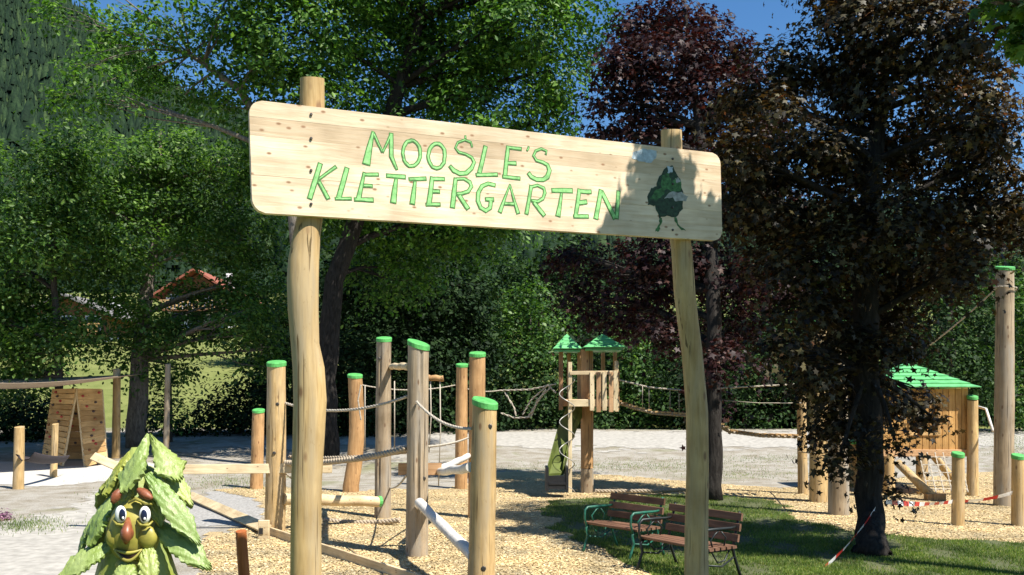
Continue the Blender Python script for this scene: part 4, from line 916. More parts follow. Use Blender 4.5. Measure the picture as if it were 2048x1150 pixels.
    # carved cones above the brows
    for a, c in (((640, 470), (570, 580)), ((775, 470), (890, 545))):
        A = Z(*a, 5.75); C_ = Z(*c, 5.72); cm = MB()
        cm.tube([A.lerp(C_, t) for t in np.linspace(0, 1, 12)], [.006 + .024 * math.sin(math.pi * (.1 + .82 * t)) * (1.12 if i % 2 else .92) for i, t in enumerate(np.linspace(0, 1, 12))], 12, .06, 3); cm.build('cone', M_CONE, root, smooth=True)
    bw = MB(); bw.tube([Z(700, 580, 5.735), Z(760, 545, 5.72), Z(840, 580, 5.725), Z(900, 590, 5.74)], [.006, .012, .012, .005], 10); bw.build('brow', M_FACE, root, smooth=True)
figure()
# ------------------------------------------------------------------ climbing course posts
post('p550', 'pale straight log post with green cap left of the left sign post', 550, 1062, 722, 38, M_LOG, 3, 0, True, None, .01, 1, bolts=((808, 8), (905, 2)))
post('p515', 'short dark orange log post behind the pale straight post', 513, 978, 818, 24, M_LOGO, 4, .0, True, None, 0, 2)
post('p705', 'leaning orange log post in the shade behind the left sign post', 702, 984, 748, 30, M_LOGO, 8, -.05, True, None, .09, 3)
post('p765', 'tall slim greyish log post joined by a crossbar', 765, 1036, 674, 31, M_LOGG, 3, 0, True, -1.9, .0, 4, bolts=((718, -6),))
post('p835', 'tall thick cracked grey log post with slanted green cap', 834, 1112, 683, 44, M_LOGG, 3, -.30, True, -1.35, .0, 5, bolts=((955, 14),))
post('p952', 'orange log post behind the nearest capped post', 953, 1036, 704, 33, M_LOGO, 2, 0, True, None, .0, 6)
post('p925', 'dark orange log post deepest in the course', 922, 978, 727, 24, M_LOGO, 2, 0, True, None, .0, 7)
post('p968', 'nearest capped log post with a bolt near its top', 962, 0, 798, 51, M_LOG, 8, -.22, True, None, .0, 8, D=9.8, bolts=((852, 14), (1132, 2)))
# the tall poles at the right
post('p1607', 'thin pale pole left of two thick poles near the maple', 1606, 988, 762, 19, M_LOG, -4, 0, True, None, 0, 9, group='tall poles at the right')
post('p1637', 'thick tan pole beside the grey pole near the maple', 1637, 1004, 640, 35, M_LOG, 0, 0, True, None, 0, 10, group='tall poles at the right')
post('p1677', 'thick grey pole nearest the maple trunk', 1677, 1030, 640, 38, M_LOGG, -2, 0, True, None, 0, 11, group='tall poles at the right')
post('p1707', 'short tan post between grey pole and maple trunk', 1707, 976, 880, 20, M_LOG, 0, 0, True, None, 0, 12, group='tall poles at the right')
post('p2008', 'very tall thick grey pole at the right edge with green cap', 2007, 1012, 532, 35, M_LOGG, 3, 0, True, None, 0, 13, group='tall poles at the right')
post('p1915', 'short pale post with green cap in front of the playhouse', 1916, 1052, 904, 24, M_LOG, 0, 0, True, None, 0, 14, group='short capped posts at the right')
post('p2036', 'short pale post with dark green cap at the right edge', 2036, 1052, 908, 24, M_LOG, 0, 0, True, None, 0, 15, group='short capped posts at the right')
# posts by the shade sail
post('s38', 'pale post at the far left holding the hammock', 37, 978, 854, 20, M_LOG, 2, 0, False, None, 0, 16, group='posts at the left')
post('s105', 'thin post in front of the climbing wall', 107, 955, 848, 13, M_LOG, 4, 0, False, None, 0, 17, group='posts at the left')
post('s232', 'tan post holding the shade sail beside the climbing wall', 232, 916, 738, 15, M_LOG, 2, 0, False, None, 0, 18, group='posts at the left')
post('s333', 'dark thin sail post right of the forked trunk', 332, 918, 728, 11, M_LOGG, 4, 0, False, None, 0, 19, group='posts at the left')

# ------------------------------------------------------------------ ropes, beams
def sag(a, b, s, n=14):
    a = Vector(a); b = Vector(b); return [a.lerp(b, t) - Vector((0, 0, s * 4 * t * (1 - t))) for t in np.linspace(0, 1, n)]
def twist(pts, r, k=3, turns=9):
    """a laid rope of k strands round a path"""
    mb = MB(); out = []; n = len(pts)
    L = sum((Vector(pts[i + 1]) - Vector(pts[i])).length for i in range(n - 1)); m_ = max(24, int(turns * L * 1.2) * 5); m_ = min(m_, 260)
    P = [Vector(p) for p in pts]
    def at(t):
        x = t * (n - 1); i = min(int(x), n - 2); return P[i].lerp(P[i + 1], x - i), (P[i + 1] - P[i]).normalized()
    for j in range(k):
        q = []
        for i in range(m_ + 1):
            t = i / m_; p, d = at(t); u = d.cross(Vector((0, 0, 1)))
            if u.length < .05: u = d.cross(Vector((0, 1, 0)))
            u.normalize(); w = d.cross(u); a = 2 * math.pi * (j / k + t * L * turns * .5); q.append(p + (u * math.cos(a) + w * math.sin(a)) * r * .55)
        mb.tube(q, r * .55, 5, 0, 0)
    return mb
def rope(label, pts, r, mat=None, name='rope', group='ropes of the climbing course', strands=True, cat='rope'):
    r *= .78; mb = twist(pts, r) if strands else MB().tube(pts, r, 7)
    o = mb.build(name, mat or M_ROPE, None, Vector(pts[0]), smooth=True); return tag(o, label, cat, group)
def PP(key, py, side=0):
    b, t, r, D = POSTS[key]; z = W(0, py, D).z; f = (z - b.z) / (t.z - b.z); p = b.lerp(t, f); return Vector((p.x + side * r, p.y - r * .2 * abs(side), z))
rope('upper pale rope sagging from straight post to cracked grey post', sag(PP('p550', 806, 1), PP('p835', 793, -1), .16), .028, M_ROPEW)
rope('thick braided rope bridge crossing behind the left sign post', sag(PP('p550', 925, 1), PP('p835', 897, -1), .07), .06)
rope('second braided rope alongside the rope bridge', sag(PP('p550', 915, 1) + Vector((0, .3, 0)), PP('p835', 905, -1) + Vector((0, .3, 0)), .05), .035)
rope('pale rope dropping from cracked post to nearest capped post', sag(PP('p835', 803, 0) + Vector((0, -.17, 0)), PP('p968', 857, -1), .10), .024, M_ROPEW)
rope('long pale rope between cracked post and orange post', sag(PP('p835', 893, 1), PP('p952', 875, -1), .03), .022, M_ROPEW)
rope('slack low rope left of the cracked post', sag(PP('p765', 975, 1), PP('p835', 950, -1), .06), .02, M_ROPEW)
rope('slack rope right of the pale straight post', sag(PP('p550', 945, 1), W(645, 990, 16.5), .05), .02, M_ROPEW)
rope('rope rail along the back between shaded posts', sag(PP('p705', 770, 1), PP('p925', 770, -1), .12), .018, M_ROPEW)
rope('rope running from deepest post to the rope net', sag(PP('p925', 778, 1), W(1003, 780, 23), .05), .018, M_ROPEW)
for i, (x, y0, y1, D, lb) in enumerate([(730, 770, 900, 19, 'left'), (789, 762, 898, 17, 'middle')]):
    rope('thin %s vertical rope hanging over the rope bridge' % lb, [W(x, y0, D), W(x, (y0 + y1) / 2, D), W(x, y1, D)], .014, M_ROPEW, strands=False)
rope('hanging rope by the cracked post', [W(722, 690 + 80, 18.6), W(716, 800, 18.6), W(722, 840, 18.6)], .02, M_ROPEW)
# crossbars and poles
def beam(name, label, a, b, r, mat, cat='beam', caps=False, seed=0, group=None):
    a = Vector(a); b = Vector(b); mid = (a + b) / 2; root = thing(name, mid, label, cat, group); L = (b - a).length
    n = 8; pts = [Vector((-L / 2 + L * i / n, .006 * math.sin(i * 1.3 + seed), .008 * math.cos(i * 1.7 + seed))) for i in range(n + 1)]
    mb = MB(); mb.tube(pts, [r * (1 + .04 * math.sin(i * 2.1 + seed)) for i in range(n + 1)], 14, .03, seed)
    o = mb.build('pole', mat, root, Vector((0, 0, 0)), smooth=True); smooth_angle(o, 40)
    M4 = frame_from(b - a).to_4x4(); o.matrix_local = M4
    if caps:
        c = MB(); c.tube([Vector((L / 2 - .02, 0, 0)), Vector((L / 2 + .04, 0, 0)), Vector((L / 2 + .05, 0, 0))], [r * 1.06, r * 1.06, r * .9], 14); co = c.build('end_cap', M_CAP, root, Vector((0, 0, 0))); co.matrix_local = M4
    return root
beam('pole_beam', 'whitish slanting balance pole from cracked post to nearest capped post', PP('p835', 1003, 0) + Vector((.05, -.20, 0)), PP('p968', 1112, -1) + Vector((.05, 0, 0)), .068, M_GREYPOLE)
beam('pole_beam', 'round balance log with green end lying behind the left sign post', PP('p550', 997, 1) + Vector((0, -.02, 0)), W(757, 1003, 15.9), .095, M_LOGX, caps=True, seed=2)
beam('pole_beam', 'pale crossbar between the two tall grey posts', PP('p765', 733, 1), PP('p835', 733, -.8), .055, M_PALE, seed=3)
beam('pole_beam', 'dark short crossbar right of the cracked post', W(846, 755, 18), W(887, 757, 18), .06, M_LOGO, seed=4)
beam('pole_beam', 'upper grey pole joining bracket and orange post', W(878, 940, 12.9), PP('p952', 912, -1), .055, M_GREYPOLE, seed=5)
beam('pole_beam', 'lower grey pole ending at the nearest capped post', W(880, 944, 12.8), PP('p968', 935, -1), .055, M_GREYPOLE, seed=6)
tag(MB().add(*(lambda m: (m.v, m.f))(MB().box(W(840, 938, 12.78), (.62, .06, .17)))).build('bracket_board', M_TOWER, None, W(840, 938, 12.78)), 'orange bracket board fixed across the cracked grey post', 'board')
for x, y0, y1, lb in ((880, 762, 972, 'long white rod hanging from the dark short crossbar'), (861, 762, 905, 'shorter white rod hanging from the dark short crossbar')):
    rope(lb, [W(x, y0, 18), W(x + 1, (y0 + y1) / 2, 18), W(x - 3, y1, 18)], .016, M_ROPEW, 'hanging_rod', strands=False, cat='rod')
# braided net lying low between the posts
o = twist(sag(W(650, 1040, 16), W(800, 1040, 15.5), .05), .05, 4, 7); o = o.build('rope', M_ROPE, None, W(650, 1040, 16), smooth=True); tag(o, 'low braided rope just above the wood chips', 'rope', 'ropes of the climbing course')

# ------------------------------------------------------------------ planks of the unfinished edging
def solo_plank(name, label, a, b, w, t, mat, nrm, cat='plank'):
    a = Vector(a); b = Vector(b); o = plank(name, a, b, w, t, mat, None, nrm); return tag(o, label, cat)
solo_plank('rail_plank', 'long pale horizontal plank nailed across the pale straight post', W(335, 939, 14.75), W(664, 936, 14.75), .16, .035, M_PALE, (.0, -1, .1))
solo_plank('rail_plank', 'short pale plank sloping down behind the carved figure', W(186, 912, 15.2), W(330, 975, 14.9), .15, .035, M_PALE, (0, -.8, .6))
a = GP(378, 1000); c = GP(532, 1072)
solo_plank('edging_plank', 'tilted pale edging plank between gravel and wood chips', a + Vector((0, 0, .12)), c + Vector((0, 0, .12)), .2, .035, M_PALE, (-.40, -.25, .88))
a = GP(538, 1070); c = GP(840, 1172)
solo_plank('edging_plank', 'dark upright edging plank running towards the camera in shade', a + Vector((0, 0, .05)), c + Vector((0, 0, .05)), .17, .04, M_LOGX, (-.83, -.56, 0))
r_ = thing('edging_stake', GP(528, 1078), 'small square stake with a dark hole holding the edging plank', 'stake')
p = GP(528, 1078); MB().box(p + Vector((0, 0, .12)), (.17, .08, .36)).build('stake', M_PALE, r_, bev=.01); MB().box(p + Vector((-.035, -.045, .13)), (.06, .012, .10)).build('hole', M_BLACK, r_)
rr = thing('log_stake', W(485, 1150, 8) * Vector((1, 1, 0)) if False else Vector((W(485, 1150, 8).x, 8, 0)), 'reddish brown peeled log stake right of the carved figure', 'post')
M_RED = wood('reddish_log_wood', (.26, .07, .02), (.38, .12, .035), (.46, .17, .06), 'Z', .6, knots=False)
log_mesh([(Vector((W(488, 0, 8).x, 8, -.1)), .052), (W(488, 1150, 8), .050), (W(484, 1100, 8), .049), (W(482, 1062, 8), .047)], M_RED, rr, seed=22)

# ------------------------------------------------------------------ tower with green roofs
def hip_roof(root, c, hx, hy, z0, z1, ns, mat, ov=.02):
    for side in range(4):
        for i in range(ns):
            t0 = i / ns; t1 = (i + 1.12) / ns if i < ns - 1 else .985
            def pt(t, e, lift):
                x = hx * (1 - t); y = hy * (1 - t); z = z0 + (z1 - z0) * t + lift
                q = {0: (-x + 2 * x * e, -y), 1: (x, -y + 2 * y * e), 2: (x - 2 * x * e, y), 3: (-x, y - 2 * y * e)}[side]
                return Vector((c[0] + q[0], c[1] + q[1], z))
            a, b, d, e = pt(t0, 0, ov), pt(t0, 1, ov), pt(t1, 1, .004), pt(t1, 0, .004)
            nrm = (b - a).cross(e - a).normalized() * -.022
            MB().prism([a, b, d, e], nrm).build('shingle', mat, root)
def tower():
    D = 21.2; B = GP(1174, 986); D = B.y; s = D / F
    root = thing('play_tower', B, 'small wooden climbing tower with two green pointed roofs', 'play tower')
    def w(px, py, dd=0): return W(px, py, D + dd)
    log_mesh([(B - Vector((0, 0, .1)), .155), (w(1174, 935), .15)], M_LOGG, root, 'post_foot', seed=30)
    log_mesh([(w(1174, 936), .148), (w(1174, 820), .145), (w(1174, 698), .14)], M_LOGO, root, 'main_post', seed=31)
    def pst(px, y0, y1, dd, t=.09, mat=M_TOWER, name='post'):
        return plank(name, w(px, y1, dd), w(px, y0, dd), t, t, mat, root, (0, -1, 0))
    pst(1140, 724, 986, -.75, .085, M_PALE); pst(1233, 722, 823, -.75, .085, M_PALE)
    pst(1122, 700, 820, .3, .10); pst(1138, 700, 820, .75, .09); pst(1206, 700, 820, .75, .09); pst(1230, 700, 820, .75, .09); pst(1158, 700, 820, .75, .08)
    plank('rail', w(1140, 746, -.8), w(1236, 745, -.8), .085, .04, M_PALE, root, (0, -1, 0))
    plank('floor_beam', w(1138, 806, -.80), w(1238, 806, -.80), .16, .05, M_PALE, root, (0, -1, 0))
    plank('floor_beam', w(1118, 806, .8), w(1232, 806, .8), .16, .05, M_TOWER, root, (0, -1, 0))
    for k in range(8):
        dd = -.7 + k * .2; plank('floor_board', w(1130, 800, dd), w(1236, 800, dd), .185, .035, M_TOWER, root)
    for k, px in enumerate((1184, 1197, 1209, 1222, 1231)):
        plank('slat', w(px, 821 + (k % 2) * 3, -.84), w(px, 744 - (k == 4) * 3, -.84), .10, .03, M_PALE if k % 2 == 0 else M_TOWER, root, (0, -1, 0))
    for k in range(5): plank('slat', w(1237, 820, -.6 + k * .3), w(1237, 745, -.6 + k * .3), .12, .03, M_TOWER, root, (1, 0, 0))
    plank('rail', w(1238, 746, -.8), w(1238, 746, .8), .085, .04, M_TOWER, root, (1, 0, 0))
    for (px0, px1, pk, ye, yp, dd) in ((1104, 1163, 1133, 700, 668, .35), (1163, 1246, 1205, 698, 668, 0)):
        c = w((px0 + px1) / 2, ye, dd); hx = (px1 - px0) / 2 * s
        rf = MB().box(c + Vector((0, 0, -.035)), (hx * 1.7, hx * 1.9, .04)).build('roof', M_ROOF, root)
        hip_roof(rf, (c.x, c.y), hx, hx * 1.1, c.z, W(0, yp, D + dd).z, 4, M_ROOF)
    # spiral climbing pole
    mb = MB(); pts = []
    for i in range(121):
        t = i / 120; a = t * 4 * 2 * math.pi; c = w(1134, 760 + (985 - 760) * t, -.95); pts.append(c + Vector((math.cos(a) * .17, math.sin(a) * .17, 0)))
    mb.tube(pts, .011, 6).build('climbing_spiral', plain('galvanised_steel', (.42, .40, .36), .4, .1, 20, .5, .3), root, smooth=True)
    # slide: trough with side walls leaving the deck to the left and down
    M_SL = plain('olive_slide_plastic', (.09, .115, .022), .5, .3, 5, .4)
    path = [w(1160, 815, -.1), w(1146, 840, -.25), w(1130, 880, -.45), w(1118, 925, -.7), w(1112, 948, -1.1)]
    V = []; f = []
    for i, p in enumerate(path):
        dv = (path[min(i + 1, 4)] - path[max(i - 1, 0)]).normalized(); sdv = Vector((dv.y, -dv.x, 0)); sdv = Vector((.75, -.3, 0)).cross(dv).normalized() if sdv.length < .1 else Vector((.80, .6, 0)); up = Vector((0, 0, 1))
        sec = [(-.24, .24), (-.21, .24), (-.19, .02), (.19, .02), (.21, .24), (.24, .24), (.22, -.03), (-.22, -.03)]
        V += [p + sdv * a_ + up * b_ for a_, b_ in sec]
    for i in range(4):
        f += [(i * 8 + k, i * 8 + (k + 1) % 8, (i + 1) * 8 + (k + 1) % 8, (i + 1) * 8 + k) for k in range(8)]
    f += [tuple(range(7, -1, -1)), tuple(range(32, 40))]
    sl_ = MB().add(V, f).build('slide', M_SL, root)
    ex = w(1115, 945, -1.0); e_ = MB(); e_.box(ex + Vector((-.24, 0, -.12)), (.06, .6, .52)); e_.box(ex + Vector((.2, 0, -.12)), (.06, .6, .52)); e_.box(ex + Vector((-.02, .0, -.22)), (.40, .6, .05)); e_.box(ex + Vector((-.02, -.26, -.2)), (.40, .05, .3)); e_.build('slide_exit', M_BLACK, sl_)
tower()
# rope net left of the tower and bridge right of it
def net():
    root = thing('rope_net', W(1003, 850, 23), 'zigzag rope net stretched left of the little tower', 'rope net')
    for pts in ([(1002, 781), (1060, 779), (1112, 768)], [(1010, 785), (1028, 815), (1032, 832)], [(1045, 830), (1062, 800), (1096, 770)], [(1096, 770), (1112, 786)], [(1002, 826), (1030, 836), (1062, 834)], [(1062, 834), (1075, 800), (1100, 776)], [(1055, 836), (1092, 778)]):
        P = [W(x, y, 23 - .7 * (x - 1002) / 110) for x, y in pts]; twist(P, .024, 2, 6).build('net_rope', M_ROPEW, root, smooth=True)
net()
def bridge():
    a = W(1238, 806, 21); c = W(1606, 870, 19.9)
    root = thing('rope_bridge', a, 'sagging rope bridge leading right from the little tower', 'rope bridge')
    path = [W(1238, 806, 20.7), W(1270, 817, 20.6), W(1310, 827, 20.5), W(1370, 831, 20.4), W(1430, 845, 20.3), W(1460, 864, 20.2), W(1520, 872, 20.1), W(1600, 874, 20)]
    for dy in (-.18, .18): twist([p + Vector((0, dy, 0)) for p in path], .03).build('bridge_rope', M_ROPE, root, smooth=True)
    L = []
    for i in range(len(path) - 1):
        k = max(1, int((path[i + 1] - path[i]).length / .13))
        for j in range(k): L.append(path[i].lerp(path[i + 1], j / k))
    for q in L: plank('tread', q + Vector((0, -.24, .045)), q + Vector((0, .24, .045)), .085, .035, M_LARCH, root)
    hand = [W(1238, 760, 20.3), W(1300, 775, 20.2), W(1370, 781, 20.1), W(1450, 776, 20), W(1600, 768, 19.9)]
    twist(hand, .02).build('hand_rope', M_ROPEW, root, smooth=True)
    h2 = [W(1430, 800, 20.2), W(1520, 806, 20.2), W(1604, 806, 20)]
    MB().tube(h2, .008, 5).build('side_wire', M_ROPEW, root, smooth=True)
    for px, y0, y1 in ((1285, 772, 820), (1298, 775, 824), (1340, 779, 829), (1358, 781, 830)):
        MB().tube([W(px, y0, 20.2), W(px, y1, 20.4)], .009, 5).build('suspender', M_ROPEW, root, smooth=True)
bridge()
o = twist(sag(W(1190, 982, 20.6), W(1400, 978, 20.2), .02), .045, 3, 8).build('rope', M_ROPE, None, W(1190, 982, 20.6), smooth=True); tag(o, 'dark braided rope lying low between tower foot and right sign post', 'rope', 'ropes of the climbing course')

# ------------------------------------------------------------------ benches
def bench(label, C, dirv, iron, L=1.28):
    """C: ground point under the middle of the back; dirv: along the length (towards the camera)"""
    x = Vector((dirv[0], dirv[1], 0)).normalized(); fwd = Vector((-x.y, x.x, 0)) if (-x.y) < 0 else Vector((x.y, -x.x, 0))
    C = Vector(C); root = thing('park_bench', C, label, 'bench', 'park benches on the lawn')
    def q(l, f, z): return C + x * l + fwd * f + Vector((0, 0, z))
    up = Vector((0, 0, 1))
    for k in range(5): f0 = .10 + k * .098; plank('seat_slat', q(-L / 2, f0, .43 - .012 * (2 - k) * (k < 2) * 1), q(L / 2, f0, .43), .072, .035, M_SLAT, root)
    bn = (fwd + up * .18).normalized()
    for k in range(3): z0 = .53 + k * .125; plank('back_slat', q(-L / 2, .035 - k * .03, z0), q(L / 2, .035 - k * .03, z0), .095, .032, M_SLAT, root, bn)
    for l in (-L / 2 + .07, L / 2 - .07):
        m_ = MB()
        m_.tube([q(l, .62, 0), q(l, .57, .12), q(l, .52, .24), q(l, .55, .36), q(l, .50, .40)], [.022, .018, .018, .02, .02], 8)
        m_.tube([q(l, -.10, 0), q(l, -.03, .15), q(l, .03, .30), q(l, .06, .40), q(l, .02, .55), q(l, -.06, .84)], [.022, .018, .018, .02, .018, .016], 8)
        m_.tube([q(l, .50, .40), q(l, .28, .395), q(l, .06, .40)], .018, 8)
        m_.tube([q(l, .03, .30), q(l, .25, .20), q(l, .52, .24)], .012, 7)
        m_.tube([q(l, .12, .39), q(l, .2, .27), q(l, .32, .25), q(l, .42, .38)], .010, 7)
        e = m_.build('end_frame', M_STEEL if iron is not M_GIRON else M_GIRON, root, smooth=True)
        a_ = MB(); a_.tube([q(l, .53, .36), q(l, .58, .50), q(l, .57, .62), q(l, .52, .655), q(l, .30, .655), q(l, .10, .65), q(l, -.02, .66)], [.016, .015, .017, .02, .02, .018, .015], 8)
        a_.tube([q(l, .40, .42), q(l, .44, .53), q(l, .36, .60), q(l, .30, .64)], .011, 6); a_.tube([q(l, .22, .42), q(l, .18, .54), q(l, .26, .62)], .011, 6)
        a_.build('armrest', iron, root, smooth=True)
bench('brown slatted bench with green iron armrests on the lawn edge', (1.78, 12.75, float(hgt(1.78, 12.75))), (.62, -.78), M_GIRON, 1.05)
bench('brown slatted bench with black iron frame behind the right sign post', (2.42, 11.25, float(hgt(2.42, 11.25))), (.55, -.83), M_STEEL, 1.25)

# ------------------------------------------------------------------ playhouse
def house():
    D = 20.6; s = D / F; base = gz(1850, D + .8)
    root = thing('playhouse', base, 'raised wooden playhouse with green roof behind the bronze maple', 'playhouse')
    def w(px, py, dd=0): return W(px, py, D + dd)
    dp = 1.9; x0, x1 = 1766, 1936; n = 13
    for k in range(n):
        px = x0 + (x1 - x0) * (k + .5) / n
        if 1822 < px < 1876:
            plank('wall_board', w(px, 900), w(px, 868), (x1 - x0) / n * s - .008, .03, M_HOUSE, root, (0, -1, 0)); plank('wall_board', w(px, 806), w(px, 778), (x1 - x0) / n * s - .008, .03, M_HOUSE, root, (0, -1, 0))
        else: plank('wall_board', w(px, 900), w(px, 778), (x1 - x0) / n * s - .008, .03, M_HOUSE, root, (0, -1, 0))
        plank('wall_board', w(px, 890, dp), w(px, 772, dp), (x1 - x0) / n * s - .008, .03, M_HOUSE, root, (0, -1, 0))
    for px in (x0, x1):
        for k in range(12):
            dd = .1 + k * (dp - .15) / 12; plank('wall_board', W(px, 900, D) + Vector((0, dd, 0)), W(px, 778, D) + Vector((0, dd, 0)), .14, .03, M_HOUSE, root, (1, 0, 0))
    for (a, b) in (((1818, 806), (1880, 806)), ((1818, 868), (1880, 868)), ((1820, 868), (1820, 806)), ((1878, 868), (1878, 806))):
        plank('window_frame', w(*a, -.03), w(*b, -.03), .07, .03, M_LARCH, root, (0, -1, 0))
    MB().box((w(1851, 900).x, D + dp / 2, w(0, 902).z), ((x1 - x0) * s, dp, .06)).build('floor', M_HOUSE, root)
    plank('floor_beam', w(x0 - 6, 906, -.04), w(x1 + 4, 906, -.04), .16, .05, M_TOWER, root, (0, -1, 0))
    c = w(1851, 776); c.y += dp / 2; rf = MB().box(c + Vector((0, 0, -.03)), ((x1 - x0) * s, dp, .04)).build('roof', M_ROOF, root)
    hip_roof(rf, (c.x, c.y), (1952 - 1750) / 2 * s, dp / 2 + .25, w(0, 776).z, w(0, 722).z, 7, M_ROOF, .03)
    for px, dd, t in ((1845, .05, 22), (1778, .05, 24), (1790, 1.7, 20), (1925, 1.7, 20)):
        b = gz(px, D + dd); log_mesh([(b, t * s / 2), (W(px, 905, D) + Vector((0, dd, 0)), t * s / 2)], M_LOG, root, 'leg', 16, seed=px)
    b = gz(1945, D - .1); log_mesh([(b, .125), (w(1945, 800, -.1), .115)], M_LOG, root, 'corner_post', 18, seed=71); cap_mesh(w(1945, 796, -.1), .115, root)
    lb = MB().tube([w(1795, 925, -.5), w(1866, 994, -1.3)], [.085, .10], 12, .03, 3).build('brace', M_LOG, root, smooth=True)
    e = w(1868, 993, -1.3); MB().box(e + Vector((.02, 0, -.06)), (.42, .18, .26)).build('brace_foot', M_LOGO, root, bev=.02)
    # climbing net from floor edge to the ground
    for k in range(6):
        px = 1838 + k * 16; twist([w(px, 905, -.1), w(px + 18, 985, -1.2)], .016, 2, 6).build('net_rope', M_ROPEW, root, smooth=True)
    for k in range(5):
        t = (k + .6) / 5; a = w(1838, 905, -.1).lerp(w(1856, 985, -1.2), t); c2 = w(1918, 905, -.1).lerp(w(1936, 985, -1.2), t); twist([a, c2], .016, 2, 6).build('net_rope', M_ROPEW, root, smooth=True)
    MB().tube([w(1950, 812, .6), w(1972, 818, .2), w(1986, 862, -.6)], .03, 8).build('side_pole', M_GREYPOLE, root, smooth=True)
house()
rope('pale diagonal rope from the tall grey pole down into the leaves', sag(PP('p2008', 575, -1), W(1860, 690, 20), .04), .022, M_ROPEW, strands=True, group='ropes at the tall poles')
rope('rope loop tied round the tall grey pole', [PP('p2008', 580, 0) + Vector((math.cos(a) * .225, math.sin(a) * .225, .06 * math.sin(a * .5))) for a in np.linspace(0, 2 * math.pi, 25)], .018, M_ROPEW, group='ropes at the tall poles')
rope('low rope between grey poles and the thin pale pole', sag(PP('p1607', 903, -1), PP('p1677', 905, -1), .02), .02, M_LOGX, group='ropes at the tall poles', strands=False)

# ------------------------------------------------------------------ climbing wall and shade sail
def awall():
    base = GP(150, 932); D = base.y
    root = thing('climbing_wall', base, 'tent shaped climbing wall of horizontal larch planks with holds', 'climbing wall')
    def panel(tl, tr, bl, br, n, seed):
        rg = random.Random(seed); nr = (tr - tl).cross(bl - tl).normalized(); nr = nr if nr.y < 0 else -nr
        for k in range(n):
            t = (k + .5) / n; a = tl.lerp(bl, t); c = tr.lerp(br, t); plank('plank', a, c, (bl - tl).length / n - .012, .04, M_LARCH, root, nr)
        for k in range(14):
            s_ = rg.uniform(.1, .9); t = (k + rg.uniform(.2, .8)) / 14; p = tl.lerp(bl, t).lerp(tr.lerp(br, t), s_) + nr * .04
            MB().ell(p, (.05, .035, .04), 8, 6).build('climbing_hold', rg.choice(M_HOLDS), root, smooth=True)
        for s_ in (0.02, .98):
            plank('edge_board', tl.lerp(tr, s_) - nr * .06, bl.lerp(br, s_) - nr * .06, .09, .06, M_PALE, root, nr)
    def w(px, py, dd): return W(px, py, D + dd)
    panel(w(106, 778, .75), w(151, 776, .1), w(84, 916, .55), w(122, 932, -.35), 14, 1)
    panel(w(155, 777, .1), w(203, 778, .6), w(171, 934, -.35), w(213, 922, .35), 14, 2)
    panel(w(108, 780, .9), w(203, 780, .9), w(95, 918, 1.3), w(213, 918, 1.3), 10, 3)
awall()
def sail():
    root = thing('shade_sail', W(232, 745, 26), 'brown shade sail stretched above the climbing wall', 'shade sail')
    nx, ny = 24, 10; V = []; f = []
    A = W(-260, 742, 24.0); B = W(296, 747, 30.5); C = W(236, 752, 26.2); E = W(-240, 757, 31)
    for i in range(nx + 1):
        for j in range(ny + 1):
            u, v = i / nx, j / ny; p = (A.lerp(C, u)).lerp(E.lerp(B, u), v); V.append(p - Vector((0, 0, .26 * math.sin(math.pi * u) * (.35 + .65 * (1 - v)) + .25 * math.sin(math.pi * v) * math.sin(math.pi * u))))
    n1 = len(V); V += [p - Vector((0, 0, .012)) for p in V]; q = ny + 1
    for i in range(nx):
        for j in range(ny): a = i * q + j; f += [(a, a + q, a + q + 1, a + 1), (n1 + a, n1 + a + 1, n1 + a + q + 1, n1 + a + q)]
    for i in range(nx):
        for e in (0, ny): a = i * q + e; f.append((a, a + q, n1 + a + q, n1 + a))
    MB().add(V, f).build('cloth', M_SAIL, root, smooth=True)
sail()
def hammock():
    a = PP('s38', 906, 1); b = PP('s105', 906, -.5); root = thing('net_swing', (a + b) / 2, 'dark hammock slung between two posts at far left', 'hammock')
    c = W(122, 912, b.y); d = sag(a, c, .06, 12); V = []; f = []
    for p in d: V += [p + Vector((0, -.35, 0)), p + Vector((0, -.1, -.16)), p + Vector((0, .25, -.16)), p + Vector((0, .5, 0))]
    V += [Vector(p) - Vector((0, 0, .02)) for p in V]; n1 = 48
    for i in range(11):
        for j in range(3): k = i * 4 + j; f += [(k, k + 4, k + 5, k + 1), (n1 + k, n1 + k + 1, n1 + k + 5, n1 + k + 4)]
        k = i * 4; f += [(k, n1 + k, n1 + k + 4, k + 4), (k + 3, k + 7, n1 + k + 7, n1 + k + 3)]
    MB().add(V, f).build('cloth', plain('dark_hammock_cloth', (.05, .04, .045), .8), root, smooth=True)
    MB().tube([a - Vector((.25, 0, 0)), d[0]], .02, 6).build('hanger', M_STEEL, root)
hammock()

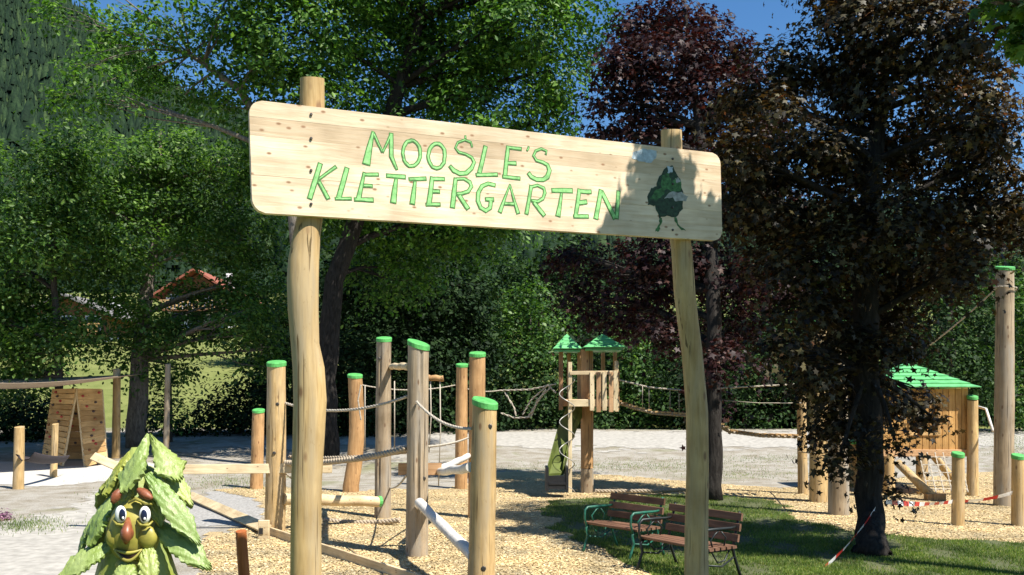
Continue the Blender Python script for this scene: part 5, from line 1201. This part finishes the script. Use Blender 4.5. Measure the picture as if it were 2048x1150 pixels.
# ------------------------------------------------------------------ red and white barrier tape
M_TR = plain('tape_red', (.55, .03, .025), .4, .1, 10, .4, 0, 0); M_TW = plain('tape_white', (.80, .78, .76), .4, .05, 10, .4, 0, 0)
def tape(label, pts, wd=.075):
    P = [Vector(p) for p in pts]; L = []
    for i in range(len(P) - 1):
        k = max(1, int((P[i + 1] - P[i]).length / .06)); L += [P[i].lerp(P[i + 1], j / k) for j in range(k)]
    L.append(P[-1]); V = []; f = []
    for i, p in enumerate(L):
        a = .5 * math.sin(i * .11) + .3; o_ = Vector((0, -math.sin(a), math.cos(a))) * wd / 2; V += [p - o_, p + o_]
    f = [(2 * i, 2 * i + 2, 2 * i + 3, 2 * i + 1) for i in range(len(L) - 1)]
    o = MB().add(V, f).build('barrier_tape', M_TW, None, P[0]); o.data.materials.append(M_TR)
    for i, pl in enumerate(o.data.polygons): pl.material_index = (i // 4) % 2
    tag(o, label, 'tape', 'red and white barrier tape')
tape('red and white tape slanting down from the maple trunk to lower left', [W(1752, 1016, 12.85), W(1728, 1050, 12.5), W(1690, 1096, 12), W(1645, 1140, 11.5), W(1590, 1195, 11)])
tape('red and white tape strung between short posts at far right', sag(PP('p2036', 985, -1) , PP('p1915', 1002, 1), .03))
tape('red and white tape from short post to the maple trunk', sag(PP('p1915', 1003, -1), W(1772, 1003, 13.1), .04))
tape('red and white tape running out of the right edge', sag(PP('p2036', 985, 1), W(2200, 985, 15.5), .03))

# ------------------------------------------------------------------ purple flower cushion at the left edge
fb = GP(8, 1040)
tree('flower_cushion', 'low purple flowering cushion at the left edge', 'plant', fb, [(fb - Vector((0, 0, .05)), .03), (fb + Vector((0, 0, .12)), .01)], [((fb.x - .05, fb.y, fb.z + .08), (.24, .2, .10), 1.0), ((fb.x - .3, fb.y, fb.z + .08), (.2, .2, .09), 1.0)], leafmat('purple_flower', [(0, (.10, .03, .08)), (.6, (.22, .10, .17)), (1, (.35, .22, .28))], .2, .6, (1, .7, .9)), .045, M_BARKD, 88, 24, 24, .06, 'oval', twigs=3)
